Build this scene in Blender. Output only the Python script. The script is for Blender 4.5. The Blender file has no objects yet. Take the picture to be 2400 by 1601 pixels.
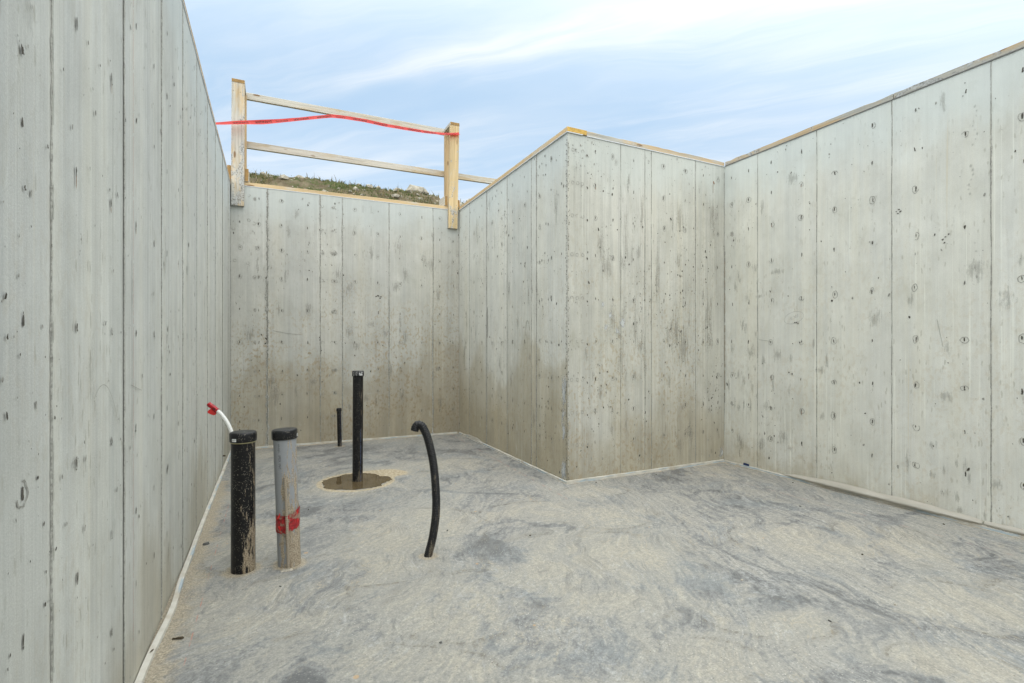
import bpy, bmesh, math, random
import numpy as np
from mathutils import Vector, Matrix, noise as mnoise

rng = np.random.default_rng(7)
random.seed(7)
SC = bpy.context.scene
COL = SC.collection

# ------------------------------------------------------------------ camera
YAW = math.atan(560 / 1171.0)
cam_d = bpy.data.cameras.new('camera')
cam = bpy.data.objects.new('camera', cam_d)
COL.objects.link(cam)
cam.location = (0, 0, 1.08)
cam.rotation_euler = (math.pi / 2, 0, -YAW)
cam_d.sensor_width = 36
cam_d.lens = 1171 / 2400 * 36
cam_d.shift_y = 10.5 / 2400
cam_d.clip_start = 0.02
cam_d.clip_end = 3000
SC.camera = cam

# ------------------------------------------------------------------ colour management
SC.view_settings.view_transform = 'Standard'
SC.view_settings.look = 'None'
SC.view_settings.gamma = 1
SC.view_settings.exposure = 0.0
SC.cycles.use_denoising = True
SC.cycles.max_bounces = 8
SC.cycles.diffuse_bounces = 5
SC.cycles.transparent_max_bounces = 24

SUN_EL, SUN_AZ = math.radians(66), math.radians(190)      # azimuth from +Y, clockwise


# ------------------------------------------------------------------ node helper
class G:
    def __init__(s, nt):
        s.nt = nt

    def n(s, t, **kw):
        nd = s.nt.nodes.new(t)
        for k, v in kw.items():
            setattr(nd, k, v)
        return nd

    def put(s, sock, v):
        if isinstance(v, bpy.types.NodeSocket):
            s.nt.links.new(v, sock)
        elif v is not None:
            if sock.type == 'RGBA' and len(v) == 3:
                v = (*v, 1)
            sock.default_value = v

    def m(s, op, a, b=None, c=None, clamp=False):
        nd = s.n('ShaderNodeMath', operation=op, use_clamp=clamp)
        for i, v in enumerate((a, b, c)):
            if v is not None:
                s.put(nd.inputs[i], v)
        return nd.outputs[0]

    def noise(s, vec, scale, detail=4, rough=.55, dist=0.0, dim='3D', w=None):
        nd = s.n('ShaderNodeTexNoise', noise_dimensions=dim)
        if dim != '1D':
            s.put(nd.inputs['Vector'], vec)
        else:
            s.put(nd.inputs['W'], w)
        s.put(nd.inputs['Scale'], float(scale))
        s.put(nd.inputs['Detail'], float(detail))
        s.put(nd.inputs['Roughness'], float(rough))
        s.put(nd.inputs['Distortion'], float(dist))
        return nd

    def vor(s, vec, scale, feature='F1', rand=1.0):
        nd = s.n('ShaderNodeTexVoronoi', feature=feature)
        s.put(nd.inputs['Vector'], vec)
        s.put(nd.inputs['Scale'], float(scale))
        s.put(nd.inputs['Randomness'], rand)
        return nd

    def mix(s, f, a, b, blend='MIX'):
        nd = s.n('ShaderNodeMix', data_type='RGBA', blend_type=blend)
        s.put(nd.inputs[0], f)
        s.put(nd.inputs[6], a)
        s.put(nd.inputs[7], b)
        return nd.outputs[2]

    def mr(s, v, a, b, c=0.0, d=1.0, smooth=True):
        nd = s.n('ShaderNodeMapRange', interpolation_type='SMOOTHSTEP' if smooth else 'LINEAR')
        for i, q in enumerate((v, a, b, c, d)):
            s.put(nd.inputs[i], q)
        return nd.outputs[0]

    def attr(s, name, out='Fac'):
        return s.n('ShaderNodeAttribute', attribute_name=name).outputs[out]

    def pos(s):
        return s.n('ShaderNodeNewGeometry').outputs['Position']

    def obj(s):
        return s.n('ShaderNodeTexCoord').outputs['Object']

    def mul(s, v, k):
        nd = s.n('ShaderNodeVectorMath', operation='MULTIPLY')
        s.put(nd.inputs[0], v)
        s.put(nd.inputs[1], k)
        return nd.outputs[0]

    def add(s, v, k):
        nd = s.n('ShaderNodeVectorMath', operation='ADD')
        s.put(nd.inputs[0], v)
        s.put(nd.inputs[1], k)
        return nd.outputs[0]

    def rot(s, v, ang):
        nd = s.n('ShaderNodeVectorRotate', rotation_type='Z_AXIS')
        s.put(nd.inputs['Vector'], v)
        nd.inputs['Angle'].default_value = ang
        return nd.outputs[0]

    def sep(s, v):
        return s.n('ShaderNodeSeparateXYZ').outputs if v is None else s._sep(v)

    def _sep(s, v):
        nd = s.n('ShaderNodeSeparateXYZ')
        s.put(nd.inputs[0], v)
        return nd.outputs

    def comb(s, x=0., y=0., z=0.):
        nd = s.n('ShaderNodeCombineXYZ')
        for i, v in enumerate((x, y, z)):
            s.put(nd.inputs[i], v)
        return nd.outputs[0]

    def bump(s, h, strength=.3, dist=.01, normal=None):
        nd = s.n('ShaderNodeBump')
        nd.inputs['Strength'].default_value = strength
        nd.inputs['Distance'].default_value = dist
        s.put(nd.inputs['Height'], h)
        if normal is not None:
            s.put(nd.inputs['Normal'], normal)
        return nd.outputs[0]


def mat(name):
    m = bpy.data.materials.new(name)
    m.use_nodes = True
    nt = m.node_tree
    b = nt.nodes['Principled BSDF']
    return m, G(nt), b


def plain(name, col, rough=.8, var=.15, scale=40, bumpk=.15, spec=.3):
    m, g, b = mat(name)
    nz = g.noise(g.obj(), scale, 5, .6).outputs[0]
    k = g.mr(nz, .25, .75, 1 - var, 1 + var)
    g.put(b.inputs['Base Color'], g.mix(1.0, col, g.comb(k, k, k), 'MULTIPLY'))
    b.inputs['Roughness'].default_value = rough
    b.inputs['Specular IOR Level'].default_value = spec
    g.put(b.inputs['Normal'], g.bump(nz, bumpk, .004))
    return m


# ------------------------------------------------------------------ world and sun
W = bpy.data.worlds.new('World')
SC.world = W
W.use_nodes = True
g = G(W.node_tree)
bg = W.node_tree.nodes['Background']
sky = g.n('ShaderNodeTexSky', sky_type='NISHITA')
sky.sun_disc = False
sky.sun_elevation = SUN_EL
sky.sun_rotation = SUN_AZ
sky.altitude = 600
sky.air_density = 1.0
sky.dust_density = 1.6
sky.ozone_density = 1.5
d = g.n('ShaderNodeTexCoord').outputs['Generated']
sx, sy, sz = g._sep(d)
zc = g.m('MAXIMUM', sz, .06)
pl = g.comb(g.m('DIVIDE', sx, zc), g.m('DIVIDE', sy, zc), 0.)
ang = math.atan2(-.74, .673)
plr = g.rot(pl, -ang)                       # x runs along the wind streaks
warp = g.noise(pl, .9, 3).outputs['Color']
plw = g.add(plr, g.mul(g.add(warp, (-.5, -.5, -.5)), (.9, .5, 0)))
c1 = g.noise(g.mul(plw, (.38, 1.25, 1)), 1.0, 8, .58).outputs[0]
c2 = g.noise(g.mul(plw, (.8, 4.2, 1)), 1.0, 7, .6, .5).outputs[0]
c3 = g.noise(g.mul(pl, (.5, .5, 1)), 1.0, 4, .5).outputs[0]
veil = g.m('ADD', g.m('MULTIPLY', g.mr(c1, .34, .74), .40), g.m('MULTIPLY', g.mr(c2, .44, .74), .26))
veil = g.m('ADD', veil, g.m('MULTIPLY', g.mr(c3, .35, .7), .12))
# one long cirrus band
px_, py_, _ = g._sep(plw)
band_c = math.sin(-ang) * .62 + math.cos(-ang) * 1.60
bd = g.m('ABSOLUTE', g.m('SUBTRACT', py_, band_c))
bwid = g.mr(g._sep(plr)[0], -1.6, .9, .05, .26)
band = g.m('MULTIPLY', g.m('SUBTRACT', 1.0, g.mr(g.m('DIVIDE', bd, bwid), 0.0, 1.5)), g.mr(c2, .30, .62, .35, 1.0))
band = g.m('MULTIPLY', band, g.mr(g._sep(plr)[0], -2.2, -.9, 0.0, .42))
veil = g.m('ADD', g.m('ADD', veil, band), .06)
hz = g.mr(sz, .0, .42, .50, 0.0)
veil = g.m('ADD', veil, hz, clamp=True)
# extra glow added round the veiled sun, behind the view, to brighten the walls
sdir = Vector((math.sin(SUN_AZ) * math.cos(SUN_EL), math.cos(SUN_AZ) * math.cos(SUN_EL), math.sin(SUN_EL)))
dt = g.n('ShaderNodeVectorMath', operation='DOT_PRODUCT')
g.put(dt.inputs[0], d)
dt.inputs[1].default_value = sdir
glow = g.mr(dt.outputs['Value'], .0, 1.0)
blue = g.mix(.70, sky.outputs[0], (5.6, 8.2, 11.0))
skyc = g.mix(veil, blue, (9.0, 9.5, 10.0))
gl = g.m('MULTIPLY', glow, 21.5)
g.put(bg.inputs['Color'], g.mix(1.0, skyc, g.comb(g.m('MULTIPLY', gl, 1.04), gl, g.m('MULTIPLY', gl, .90)), 'ADD'))
bg.inputs['Strength'].default_value = .105

sd = bpy.data.lights.new('sun', 'SUN')
sd.energy = 0.35
sd.angle = math.radians(35)
sd.color = (1, .955, .88)
sun = bpy.data.objects.new('sun', sd)
COL.objects.link(sun)
sun.rotation_euler = (-sdir).to_track_quat('-Z', 'Y').to_euler()
sun.location = (-3, -5, 8)


# ------------------------------------------------------------------ object helpers
def tag(o, label=None, cat=None, group=None, kind=None):
    if label: o['label'] = label
    if cat: o['category'] = cat
    if group: o['group'] = group
    if kind: o['kind'] = kind
    return o


def empty(name, loc):
    o = bpy.data.objects.new(name, None)
    COL.objects.link(o)
    o.location = loc
    o.empty_display_size = .05
    return o


def link(name, me, parent=None, loc=None):
    o = bpy.data.objects.new(name, me)
    COL.objects.link(o)
    if parent is not None:
        o.parent = parent
        if loc is None:                       # mesh data is in world space
            o.location = -Vector(parent.location)
    if loc is not None:
        o.location = loc
    return o


def shift_origin(o, loc):
    """move the object's origin to loc (mesh given in world space)"""
    loc = Vector(loc)
    o.data.transform(Matrix.Translation(-loc))
    o.location = loc
    return o


def setmats(me, mats):
    for m_ in mats:
        me.materials.append(m_)


def sm(me, val=True):
    me.polygons.foreach_set('use_smooth', [val] * len(me.polygons))


class MB:
    """collects verts / faces with a material index, a per-vertex float and a vector attribute"""

    def __init__(s):
        s.v, s.f, s.mi, s.a, s.t, s.gv = [], [], [], [], [], []

    def vert(s, p, a=0.0, gv=(0, 0, 0)):
        s.v.append(tuple(p)); s.a.append(a); s.gv.append(tuple(gv))
        return len(s.v) - 1

    def face(s, idx, mi=0, tone=1.0):
        s.f.append(tuple(idx)); s.mi.append(mi); s.t.append(tone)

    def mesh(s, name, mats, smooth=False):
        me = bpy.data.meshes.new(name)
        me.from_pydata(s.v, [], s.f)
        setmats(me, mats)
        me.polygons.foreach_set('material_index', s.mi)
        at = me.attributes.new('edge', 'FLOAT', 'POINT')
        at.data.foreach_set('value', s.a)
        at = me.attributes.new('tone', 'FLOAT', 'FACE')
        at.data.foreach_set('value', s.t)
        if any(q != (0, 0, 0) for q in s.gv):
            at = me.attributes.new('grain', 'FLOAT_VECTOR', 'POINT')
            at.data.foreach_set('vector', [c for q in s.gv for c in q])
        sm(me, smooth)
        me.update()
        return me


def lathe(mb, prof, seg=48, mi=0, axis=None, origin=(0, 0, 0), cap=True, wob=0.0):
    """profile [(r,z)...] around local z; axis optional Matrix 3x3"""
    rows = []
    R_ = axis or Matrix.Identity(3)
    o = Vector(origin)
    for (r, z) in prof:
        row = []
        for k in range(seg):
            a = 2 * math.pi * k / seg
            rr = r * (1 + wob * mnoise.noise(Vector((math.cos(a) * 2, math.sin(a) * 2, z * 20))))
            row.append(mb.vert(R_ @ Vector((rr * math.cos(a), rr * math.sin(a), z)) + o))
        rows.append(row)
    for i in range(len(rows) - 1):
        for k in range(seg):
            k2 = (k + 1) % seg
            mb.face((rows[i][k], rows[i][k2], rows[i + 1][k2], rows[i + 1][k]), mi)
    if cap:
        mb.face(tuple(reversed(rows[0])), mi)
        mb.face(tuple(rows[-1]), mi)
    return rows


def catmull(pts, n=12):
    P = [Vector(p) for p in pts]
    P = [2 * P[0] - P[1]] + P + [2 * P[-1] - P[-2]]
    out = []
    for i in range(1, len(P) - 2):
        for k in range(n):
            t = k / n
            a, b, c, e = P[i - 1], P[i], P[i + 1], P[i + 2]
            out.append(.5 * ((2 * b) + (c - a) * t + (2 * a - 5 * b + 4 * c - e) * t * t + (3 * b - a - 3 * c + e) * t ** 3))
    out.append(P[-2])
    return out


def resample(path, step):
    d_ = [0.0]
    for a, b in zip(path, path[1:]):
        d_.append(d_[-1] + (b - a).length)
    n = max(2, int(d_[-1] / step))
    out, j = [], 0
    for i in range(n + 1):
        s = d_[-1] * i / n
        while j < len(d_) - 2 and d_[j + 1] < s:
            j += 1
        t = (s - d_[j]) / max(1e-9, d_[j + 1] - d_[j])
        out.append(path[j].lerp(path[j + 1], t))
    return out


def sweep(mb, path, rad, seg=20, mi=0, cap=True):
    """tube along path; rad(i, s, angle)->radius"""
    up = Vector((0.3, 1, 0.1)).normalized()
    rows, s = [], 0.0
    for i, p in enumerate(path):
        t = (path[min(i + 1, len(path) - 1)] - path[max(i - 1, 0)]).normalized()
        up = (up - t * up.dot(t)).normalized()
        b = t.cross(up)
        if i:
            s += (p - path[i - 1]).length
        rows.append([mb.vert(p + (up * math.cos(2 * math.pi * k / seg) + b * math.sin(2 * math.pi * k / seg)) * rad(i, s, 2 * math.pi * k / seg)) for k in range(seg)])
    for i in range(len(rows) - 1):
        for k in range(seg):
            k2 = (k + 1) % seg
            mb.face((rows[i][k], rows[i][k2], rows[i + 1][k2], rows[i + 1][k]), mi)
    if cap:
        mb.face(tuple(reversed(rows[0])), mi)
        mb.face(tuple(rows[-1]), mi)
    return rows


# ------------------------------------------------------------------ concrete materials
def concrete(name, base=(.455, .465, .425), damp_h=.9, damp=.5, warm=.5, stain=.5, streak=1.0, drip=.4, tonevar=1.0, seed=0.0, cool=0.0, damp_x=None):
    m, g, b = mat(name)
    P = g.add(g.pos(), (seed, seed * .7, 0))
    px, py, pz = g._sep(g.pos())
    big = g.noise(g.mul(P, (1, 1, .7)), 1.1, 6, .6).outputs[0]
    mid = g.noise(g.mul(P, (1, 1, .8)), 5.0, 6, .62).outputs[0]
    st1 = g.noise(g.mul(P, (7, 7, .22)), 1.0, 5, .6).outputs[0]
    st2 = g.noise(g.mul(P, (42, 42, .7)), 1.0, 4, .6).outputs[0]
    st3 = g.noise(g.mul(P, (160, 160, 3.5)), 1.0, 3, .6).outputs[0]
    fine = g.noise(P, 190, 3, .7).outputs[0]
    col = g.mix(g.mr(big, .3, .7), base, tuple(c * k for c, k in zip(base, (1.05, 1.055, 1.09))))
    t = g.attr('tone')
    k = g.m('ADD', g.m('MULTIPLY', g.m('SUBTRACT', t, 1.0), tonevar), 1.0)
    k = g.m('MULTIPLY', k, g.mr(st1, .25, .75, 1 - .13 * streak, 1 + .12 * streak, False))
    k = g.m('MULTIPLY', k, g.mr(st2, .25, .75, 1 - .12 * streak, 1 + .10 * streak, False))
    k = g.m('MULTIPLY', k, g.mr(st3, .25, .75, 1 - .05 * streak, 1 + .05 * streak, False))
    k = g.m('MULTIPLY', k, g.mr(mid, .25, .75, .88, 1.10, False))
    k = g.m('MULTIPLY', k, g.mr(fine, .2, .8, .90, 1.10, False))
    col = g.mix(1.0, col, g.comb(k, k, k), 'MULTIPLY')
    # yellowish / bluish plank to plank cast
    col = g.mix(g.mr(st1, .45, .72, 0, .35), col, g.mix(1.0, base, (.97, .91, .80), 'MULTIPLY'))
    col = g.mix(g.mr(st1, .46, .22, 0, .30), col, g.mix(1.0, base, (.98, 1.03, 1.10), 'MULTIPLY'))
    # grey-brown form-oil stains, dragged downwards
    sn = g.noise(g.mul(P, (2.2, 2.2, .8)), 1.0, 7, .68, .6).outputs[0]
    sn = g.m('ADD', g.m('MULTIPLY', sn, .72), g.m('MULTIPLY', st2, .28))
    col = g.mix(g.mr(sn, .50, .68, 0, .62 * stain), col, g.mix(1.0, base, (.56, .54, .47), 'MULTIPLY'))
    # tan speckle
    sp = g.noise(g.mul(P, (1, 1, .65)), 42, 4, .6, .4).outputs[0]
    spm = g.m('MULTIPLY', g.mr(sp, .50, .64), g.mr(g.noise(P, 1.6, 3).outputs[0], .36, .58))
    spz = g.mr(g.m('ADD', pz, g.m('MULTIPLY', g.m('SUBTRACT', big, .5), 1.2)), 2.3, .9, .12, 1.0)
    col = g.mix(g.m('MULTIPLY', g.m('MULTIPLY', spm, spz), warm), col, g.mix(1.0, base, (.76, .62, .45), 'MULTIPLY'))
    # damp, muddy foot of the wall
    dn = g.noise(g.mul(P, (1.5, 1.5, .9)), 1.0, 5, .55).outputs[0]
    dz = g.m('ADD', pz, g.m('MULTIPLY', g.m('SUBTRACT', dn, .5), 2.1))
    dz = g.m('ADD', dz, g.m('MULTIPLY', g.m('SUBTRACT', st1, .5), .5))
    if damp_x:
        dz = g.m('ADD', dz, g.m('MULTIPLY', g.m('SUBTRACT', py if damp_x[0] == 'y' else px, damp_x[1]), damp_x[2]))
    dm = g.mr(dz, damp_h + .14, damp_h - .14)
    dm = g.m('ADD', g.m('MULTIPLY', dm, .62), g.mr(dz, damp_h * .8, damp_h * .1, 0, .38))
    col = g.mix(g.m('MULTIPLY', dm, damp), col, g.mix(1.0, col, (.645, .555, .41), 'MULTIPLY'))
    # thin light and rusty run marks
    line = g.noise(g.mul(P, (1, 1, .008)), 75, 2, .6).outputs[0]
    lm = g.m('MULTIPLY', g.mr(line, .58, .68), g.mr(g.noise(g.mul(P, (3, 3, 1.1)), 1.0, 3).outputs[0], .46, .60))
    col = g.mix(g.m('MULTIPLY', lm, drip * .55), col, g.mix(1.0, base, (1.32, 1.34, 1.34), 'MULTIPLY'))
    lm2 = g.m('MULTIPLY', g.mr(line, .36, .31), g.mr(g.noise(g.mul(P, (2.5, 2.5, .6)), 1.3, 3).outputs[0], .50, .62))
    col = g.mix(g.m('MULTIPLY', lm2, drip * .45), col, (.55, .48, .32))
    fk = g.vor(g.add(g.mul(P, (58, 58, 15)), g.mul(g.noise(P, 30, 2).outputs['Color'], (.8, .8, .8))), 1.0)
    fkm = g.m('MULTIPLY', g.mr(fk.outputs['Distance'], .34, .16), g.m('GREATER_THAN', g._sep(fk.outputs['Color'])[0], .80))
    fkm = g.m('MULTIPLY', fkm, g.mr(g.noise(P, 2.6, 4, .6).outputs[0], .44, .60))
    col = g.mix(g.m('MULTIPLY', fkm, .42), col, g.mix(1.0, base, (.50, .47, .40), 'MULTIPLY'))
    mt = g.noise(g.mul(P, (1, 1, .5)), 13, 5, .7, .8).outputs[0]
    col = g.mix(g.mr(mt, .56, .70, 0, .30), col, g.mix(1.0, base, (.74, .72, .67), 'MULTIPLY'))
    col = g.mix(g.mr(mt, .42, .30, 0, .25), col, g.mix(1.0, base, (1.10, 1.11, 1.12), 'MULTIPLY'))
    # pin holes
    vo = g.vor(P, 75)
    pin = g.m('MULTIPLY', g.m('LESS_THAN', vo.outputs['Distance'], .10), g.m('GREATER_THAN', g._sep(vo.outputs['Color'])[0], .86))
    col = g.mix(g.m('MULTIPLY', pin, .6), col, (.11, .10, .085))
    # bluish sky light painted into the colour below the top edge
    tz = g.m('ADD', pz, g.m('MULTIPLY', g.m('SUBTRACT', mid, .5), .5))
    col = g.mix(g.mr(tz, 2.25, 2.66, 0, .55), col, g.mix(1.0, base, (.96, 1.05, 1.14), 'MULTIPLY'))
    if cool:
        col = g.mix(cool, col, (.45, .49, .50))
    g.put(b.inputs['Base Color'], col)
    g.put(b.inputs['Roughness'], g.mr(dm, 0, 1, .88, .70))
    b.inputs['Specular IOR Level'].default_value = .28
    hgt = g.m('ADD', g.m('MULTIPLY', fine, .35), g.m('ADD', g.m('MULTIPLY', st2, .35), g.m('MULTIPLY', mid, .6)))
    g.put(b.inputs['Normal'], g.bump(hgt, .35, .006))
    return m


def decal_mat(name, colr, strength=.8, nscale=(30, 30, 8)):
    m, g, b = mat(name)
    P = g.pos()
    e = g.attr('edge')
    nz = g.noise(g.mul(P, nscale), 1.0, 5, .65).outputs[0]
    nz2 = g.noise(P, 60, 4, .65).outputs[0]
    a = g.m('ADD', g.m('MULTIPLY', e, .8), g.m('MULTIPLY', g.m('SUBTRACT', nz, .5), 2.0))
    a = g.m('ADD', a, g.m('MULTIPLY', g.m('SUBTRACT', nz2, .5), .7))
    a = g.m('MULTIPLY', g.mr(a, .30, .85, 0, strength), g.mr(e, 0, .25))
    g.put(b.inputs['Base Color'], colr)
    b.inputs['Roughness'].default_value = .85
    g.put(b.inputs['Alpha'], a)
    return m


M_PIT = plain('pit_shadowed_grit', (.085, .078, .066), .95, .4, 90, .3, .1)
M_SEAM = plain('form_seam_fin', (.33, .33, .30), .9, .35, 120, .6, .2)
M_SEAMD = plain('form_seam_crack', (.17, .165, .145), .95, .3, 90, .2, .1)
M_RIM = plain('tie_rim', (.29, .285, .255), .9, .3, 150, .3, .2)
M_SMUDGE = decal_mat('grey_smudge', (.30, .29, .255), .30, (80, 80, 11))
M_STAIN = decal_mat('form_oil_stain', (.25, .235, .195), .28, (75, 75, 5))
M_WHITE = decal_mat('lime_bloom', (.55, .57, .57), .75)
M_RUST = plain('rust_mark', (.20, .085, .03), .9, .4, 120, .3, .2)
M_CHALK = decal_mat('red_chalk', (.45, .20, .16), .75, (120, 120, 120))
M_TANRIM = plain('tan_rim', (.33, .29, .22), .9, .3, 150, .3, .2)
M_PENCIL = decal_mat('pencil', (.22, .23, .24), .7, (200, 200, 200))

WH, WT = 2.755, .20
TIE_Z = [2.636, 2.377, 2.116, 1.81, 1.466, 1.122, .818, .558, .301]


class Wall:
    def __init__(s, name, A, B, ext, mats, seams, seed, ties, nholes, label, slots_only=True, tone=.06, halo=.5, longtie=1.0, seamw=1.0):
        A, B = Vector((*A, 0)), Vector((*B, 0))
        s.A, s.L = A, (B - A).length
        name_left = 'left' in label
        s.d = (B - A).normalized()
        s.n = Vector((s.d.y, -s.d.x, 0))
        s.mb = MB()
        s.k = 0
        s.r = np.random.default_rng(seed)
        s.rr = random.Random(seed)
        r = s.r
        L = s.L
        # front panels, each a millimetre in or out of its neighbours
        cuts = [0.0] + sorted(q[0] for q in seams) + [L]
        for a, b in zip(cuts, cuts[1:]):
            off = float(r.uniform(-.0012, .0012))
            tn = 1 + float(r.uniform(-tone, tone))
            ids = [s.mb.vert(s.P(u, z, off)) for u, z in ((a, -.06), (b, -.06), (b, WH), (a, WH))]
            s.mb.face(ids[::-1], 0, tn)
        # body behind
        e0, e1 = ext
        f0 = [s.P(0, -.06, -.002), s.P(L, -.06, -.002), s.P(L, WH - .0005, -.002), s.P(0, WH - .0005, -.002)]
        b0 = [s.P(-e0 * WT, -.06, -WT), s.P(L + e1 * WT, -.06, -WT), s.P(L + e1 * WT, WH - .0005, -WT), s.P(-e0 * WT, WH - .0005, -WT)]
        fi = [s.mb.vert(p) for p in f0]
        bi = [s.mb.vert(p) for p in b0]
        for q in ((0, 1, 2, 3),):
            s.mb.face([bi[i] for i in q], 0)
        for i in range(4):
            j = (i + 1) % 4
            s.mb.face((fi[i], fi[j], bi[j], bi[i]), 0)
        for (u, w) in seams:
            s.seam(u, w * seamw)
        # ties
        for u in ties:
            for z in TIE_Z:
                zz = z + r.normal(0, .004)
                uu = u + r.normal(0, .003)
                q = r.random()
                if q < .93:
                    s.slot(uu, zz, longtie)
                if q < halo:
                    s.ring(uu + r.normal(0, .003), zz - .004, r.uniform(.014, .022), r.uniform(.016, .028) * longtie)
                if r.random() < .4:
                    s.smudge(uu, zz, r.uniform(.014, .028), r.uniform(.02, .05) * longtie)
        # bug holes
        cl = [(r.uniform(0, L), r.uniform(.05, WH - .05)) for _ in range(max(6, int(L * 5)))]
        for i in range(nholes):
            if r.random() < .35:
                c = cl[int(r.integers(len(cl)))]
                u, z = c[0] + r.normal(0, .10), c[1] + r.normal(0, .16)
            else:
                u, z = r.uniform(.01, L - .01), r.uniform(.04, WH - .02)
            if not (.006 < u < L - .006 and .03 < z < WH - .01):
                continue
            cap_ = .0036 if (name_left and u < 7.3) else .0062
            rad = min(cap_, .0010 * (1 / max(.02, r.random())) ** .62)
            el = r.uniform(.8, 2.4)
            s.blob(u, z, rad, rad * el, 1 if r.random() < .45 else 4, r.uniform(-.5, .5))
        s.name, s.label, s.mats = name, label, mats

    def P(s, u, z, off=0.0):
        p = s.A + s.d * u + s.n * off
        return (p.x, p.y, z)

    def off(s):
        s.k += 1
        return .0022 + s.k * 4e-7

    def blob(s, u, z, ru, rz, mi, tilt=0.0, n=8, jag=.35, off=None):
        o = s.off() if off is None else off
        r = s.rr
        ids = []
        for k in range(n):
            a = 2 * math.pi * k / n
            q = 1 + r.uniform(-jag, jag)
            x, y = ru * q * math.cos(a), rz * q * math.sin(a)
            ids.append(s.mb.vert(s.P(u + x * math.cos(tilt) - y * math.sin(tilt), z + x * math.sin(tilt) + y * math.cos(tilt), o), 1.0))
        s.mb.face(ids[::-1], mi)

    def slot(s, u, z, lt=1.0):
        r = s.rr
        h = r.uniform(.009, .016) * lt
        s.blob(u, z, r.uniform(.0026, .0046), h, 1, r.uniform(-.12, .12), 9, .3)
        if r.random() < .5:
            s.blob(u + r.uniform(-.003, .003), z - h, r.uniform(.003, .005), r.uniform(.002, .005), 1, r.uniform(-1, 1), 8, .4)
        if r.random() < .10:
            s.blob(u, z - h * 1.5, .0022, r.uniform(.006, .02), 6, 0, 8, .4)

    def ring(s, u, z, ru, rz, mi=4, th=.0016):
        r = s.rr
        o = s.off()
        n = 18
        a0 = r.uniform(0, 6.28)
        span = r.choice((1, 1, .75, .55))
        pr = None
        sd_ = r.uniform(0, 99)
        for k in range(int(n * span) + 1):
            a = a0 + 2 * math.pi * k / n
            q = 1 + .35 * mnoise.noise(Vector((math.cos(a) * 1.4 + sd_, math.sin(a) * 1.4, sd_)))
            w = th * r.uniform(.5, 1.5)
            i0 = s.mb.vert(s.P(u + (ru * q - w) * math.cos(a), z + (rz * q - w) * math.sin(a), o), 1.0)
            i1 = s.mb.vert(s.P(u + (ru * q + w) * math.cos(a), z + (rz * q + w) * math.sin(a), o), 1.0)
            if pr:
                s.mb.face((pr[0], i0, i1, pr[1]), mi)
            pr = (i0, i1)

    def smudge(s, u, z, ru, rz, mi=3):
        if mi == 3:
            ru, rz = ru * .7, rz * .7
        o = s.off()
        n = 16
        u = min(max(u, ru * .2), s.L - ru * .2)
        zb = lambda q: min(max(q, .002), WH - .002)
        ub = lambda q: min(max(q, .001), s.L - .001)
        c = s.mb.vert(s.P(u, zb(z), o), 1.0)
        ids = [s.mb.vert(s.P(ub(u + ru * math.cos(2 * math.pi * k / n)), zb(z + rz * math.sin(2 * math.pi * k / n)), o), 0.0) for k in range(n)]
        for k in range(n):
            s.mb.face((c, ids[(k + 1) % n], ids[k]), mi)

    def seam(s, u, w):
        """a proud, ragged fin of paste where two form panels met, with a broken dark crack"""
        r = s.rr
        sd_ = r.uniform(0, 500)
        st = .007
        rows = []
        nz = int(WH / st)
        for i in range(nz + 1):
            z = WH * i / nz
            q = .55 + .9 * mnoise.noise(Vector((sd_, 0, z * 2.3))) + .7 * mnoise.noise(Vector((sd_, 7, z * 23))) + .45 * mnoise.noise(Vector((sd_, 3, z * 90)))
            q2 = .55 + .9 * mnoise.noise(Vector((sd_, 50, z * 2.1))) + .7 * mnoise.noise(Vector((sd_, 57, z * 25))) + .45 * mnoise.noise(Vector((sd_, 53, z * 90)))
            wl, wr = w * max(.12, q), w * max(.12, q2)
            c = u + .003 * mnoise.noise(Vector((sd_, 20, z * 2.2))) + .0012 * mnoise.noise(Vector((sd_, 24, z * 14)))
            h = .0026 + min(.006, .25 * (wl + wr)) * (1 + .5 * mnoise.noise(Vector((sd_, 9, z * 60))))
            rows.append((s.mb.vert(s.P(c - wl, z, .0012)), s.mb.vert(s.P(c, z, h)), s.mb.vert(s.P(c + wr, z, .0012)), c, z, h))
        for a, b in zip(rows, rows[1:]):
            s.mb.face((a[1], a[0], b[0], b[1]), 2)
            s.mb.face((a[2], a[1], b[1], b[2]), 2)
        lw = .0007 + .05 * w
        pr = None
        for (i0, i1, i2, c, z, h) in rows:
            if mnoise.noise(Vector((sd_, 33, z * 9))) < .10:
                q = lw * (1 + .8 * mnoise.noise(Vector((sd_, 44, z * 50))))
                cur = (s.mb.vert(s.P(c - q, z, h + .0012)), s.mb.vert(s.P(c + q, z, h + .0012)))
                if pr:
                    s.mb.face((pr[1], pr[0], cur[0], cur[1]), 5)
                pr = cur
            else:
                pr = None

    def scratch(s, pts, w=.0012, mi=4):
        o = s.off()
        pr = None
        for i, (u, z) in enumerate(pts):
            u2, z2 = pts[min(i + 1, len(pts) - 1)]
            u1, z1 = pts[max(i - 1, 0)]
            t = Vector((u2 - u1, z2 - z1)).normalized()
            nx, nz_ = -t.y * w, t.x * w
            cur = (s.mb.vert(s.P(u - nx, z - nz_, o), 1.0), s.mb.vert(s.P(u + nx, z + nz_, o), 1.0))
            if pr:
                s.mb.face((pr[0], pr[1], cur[1], cur[0]), mi)
            pr = cur

    def build(s):
        me = s.mb.mesh(s.name, s.mats)
        o = link(s.name, me)
        c = s.A + s.d * (s.L / 2)
        shift_origin(o, (c.x, c.y, 0))
        tag(o, s.label, 'wall', 'poured concrete basement walls')
        return o


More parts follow.
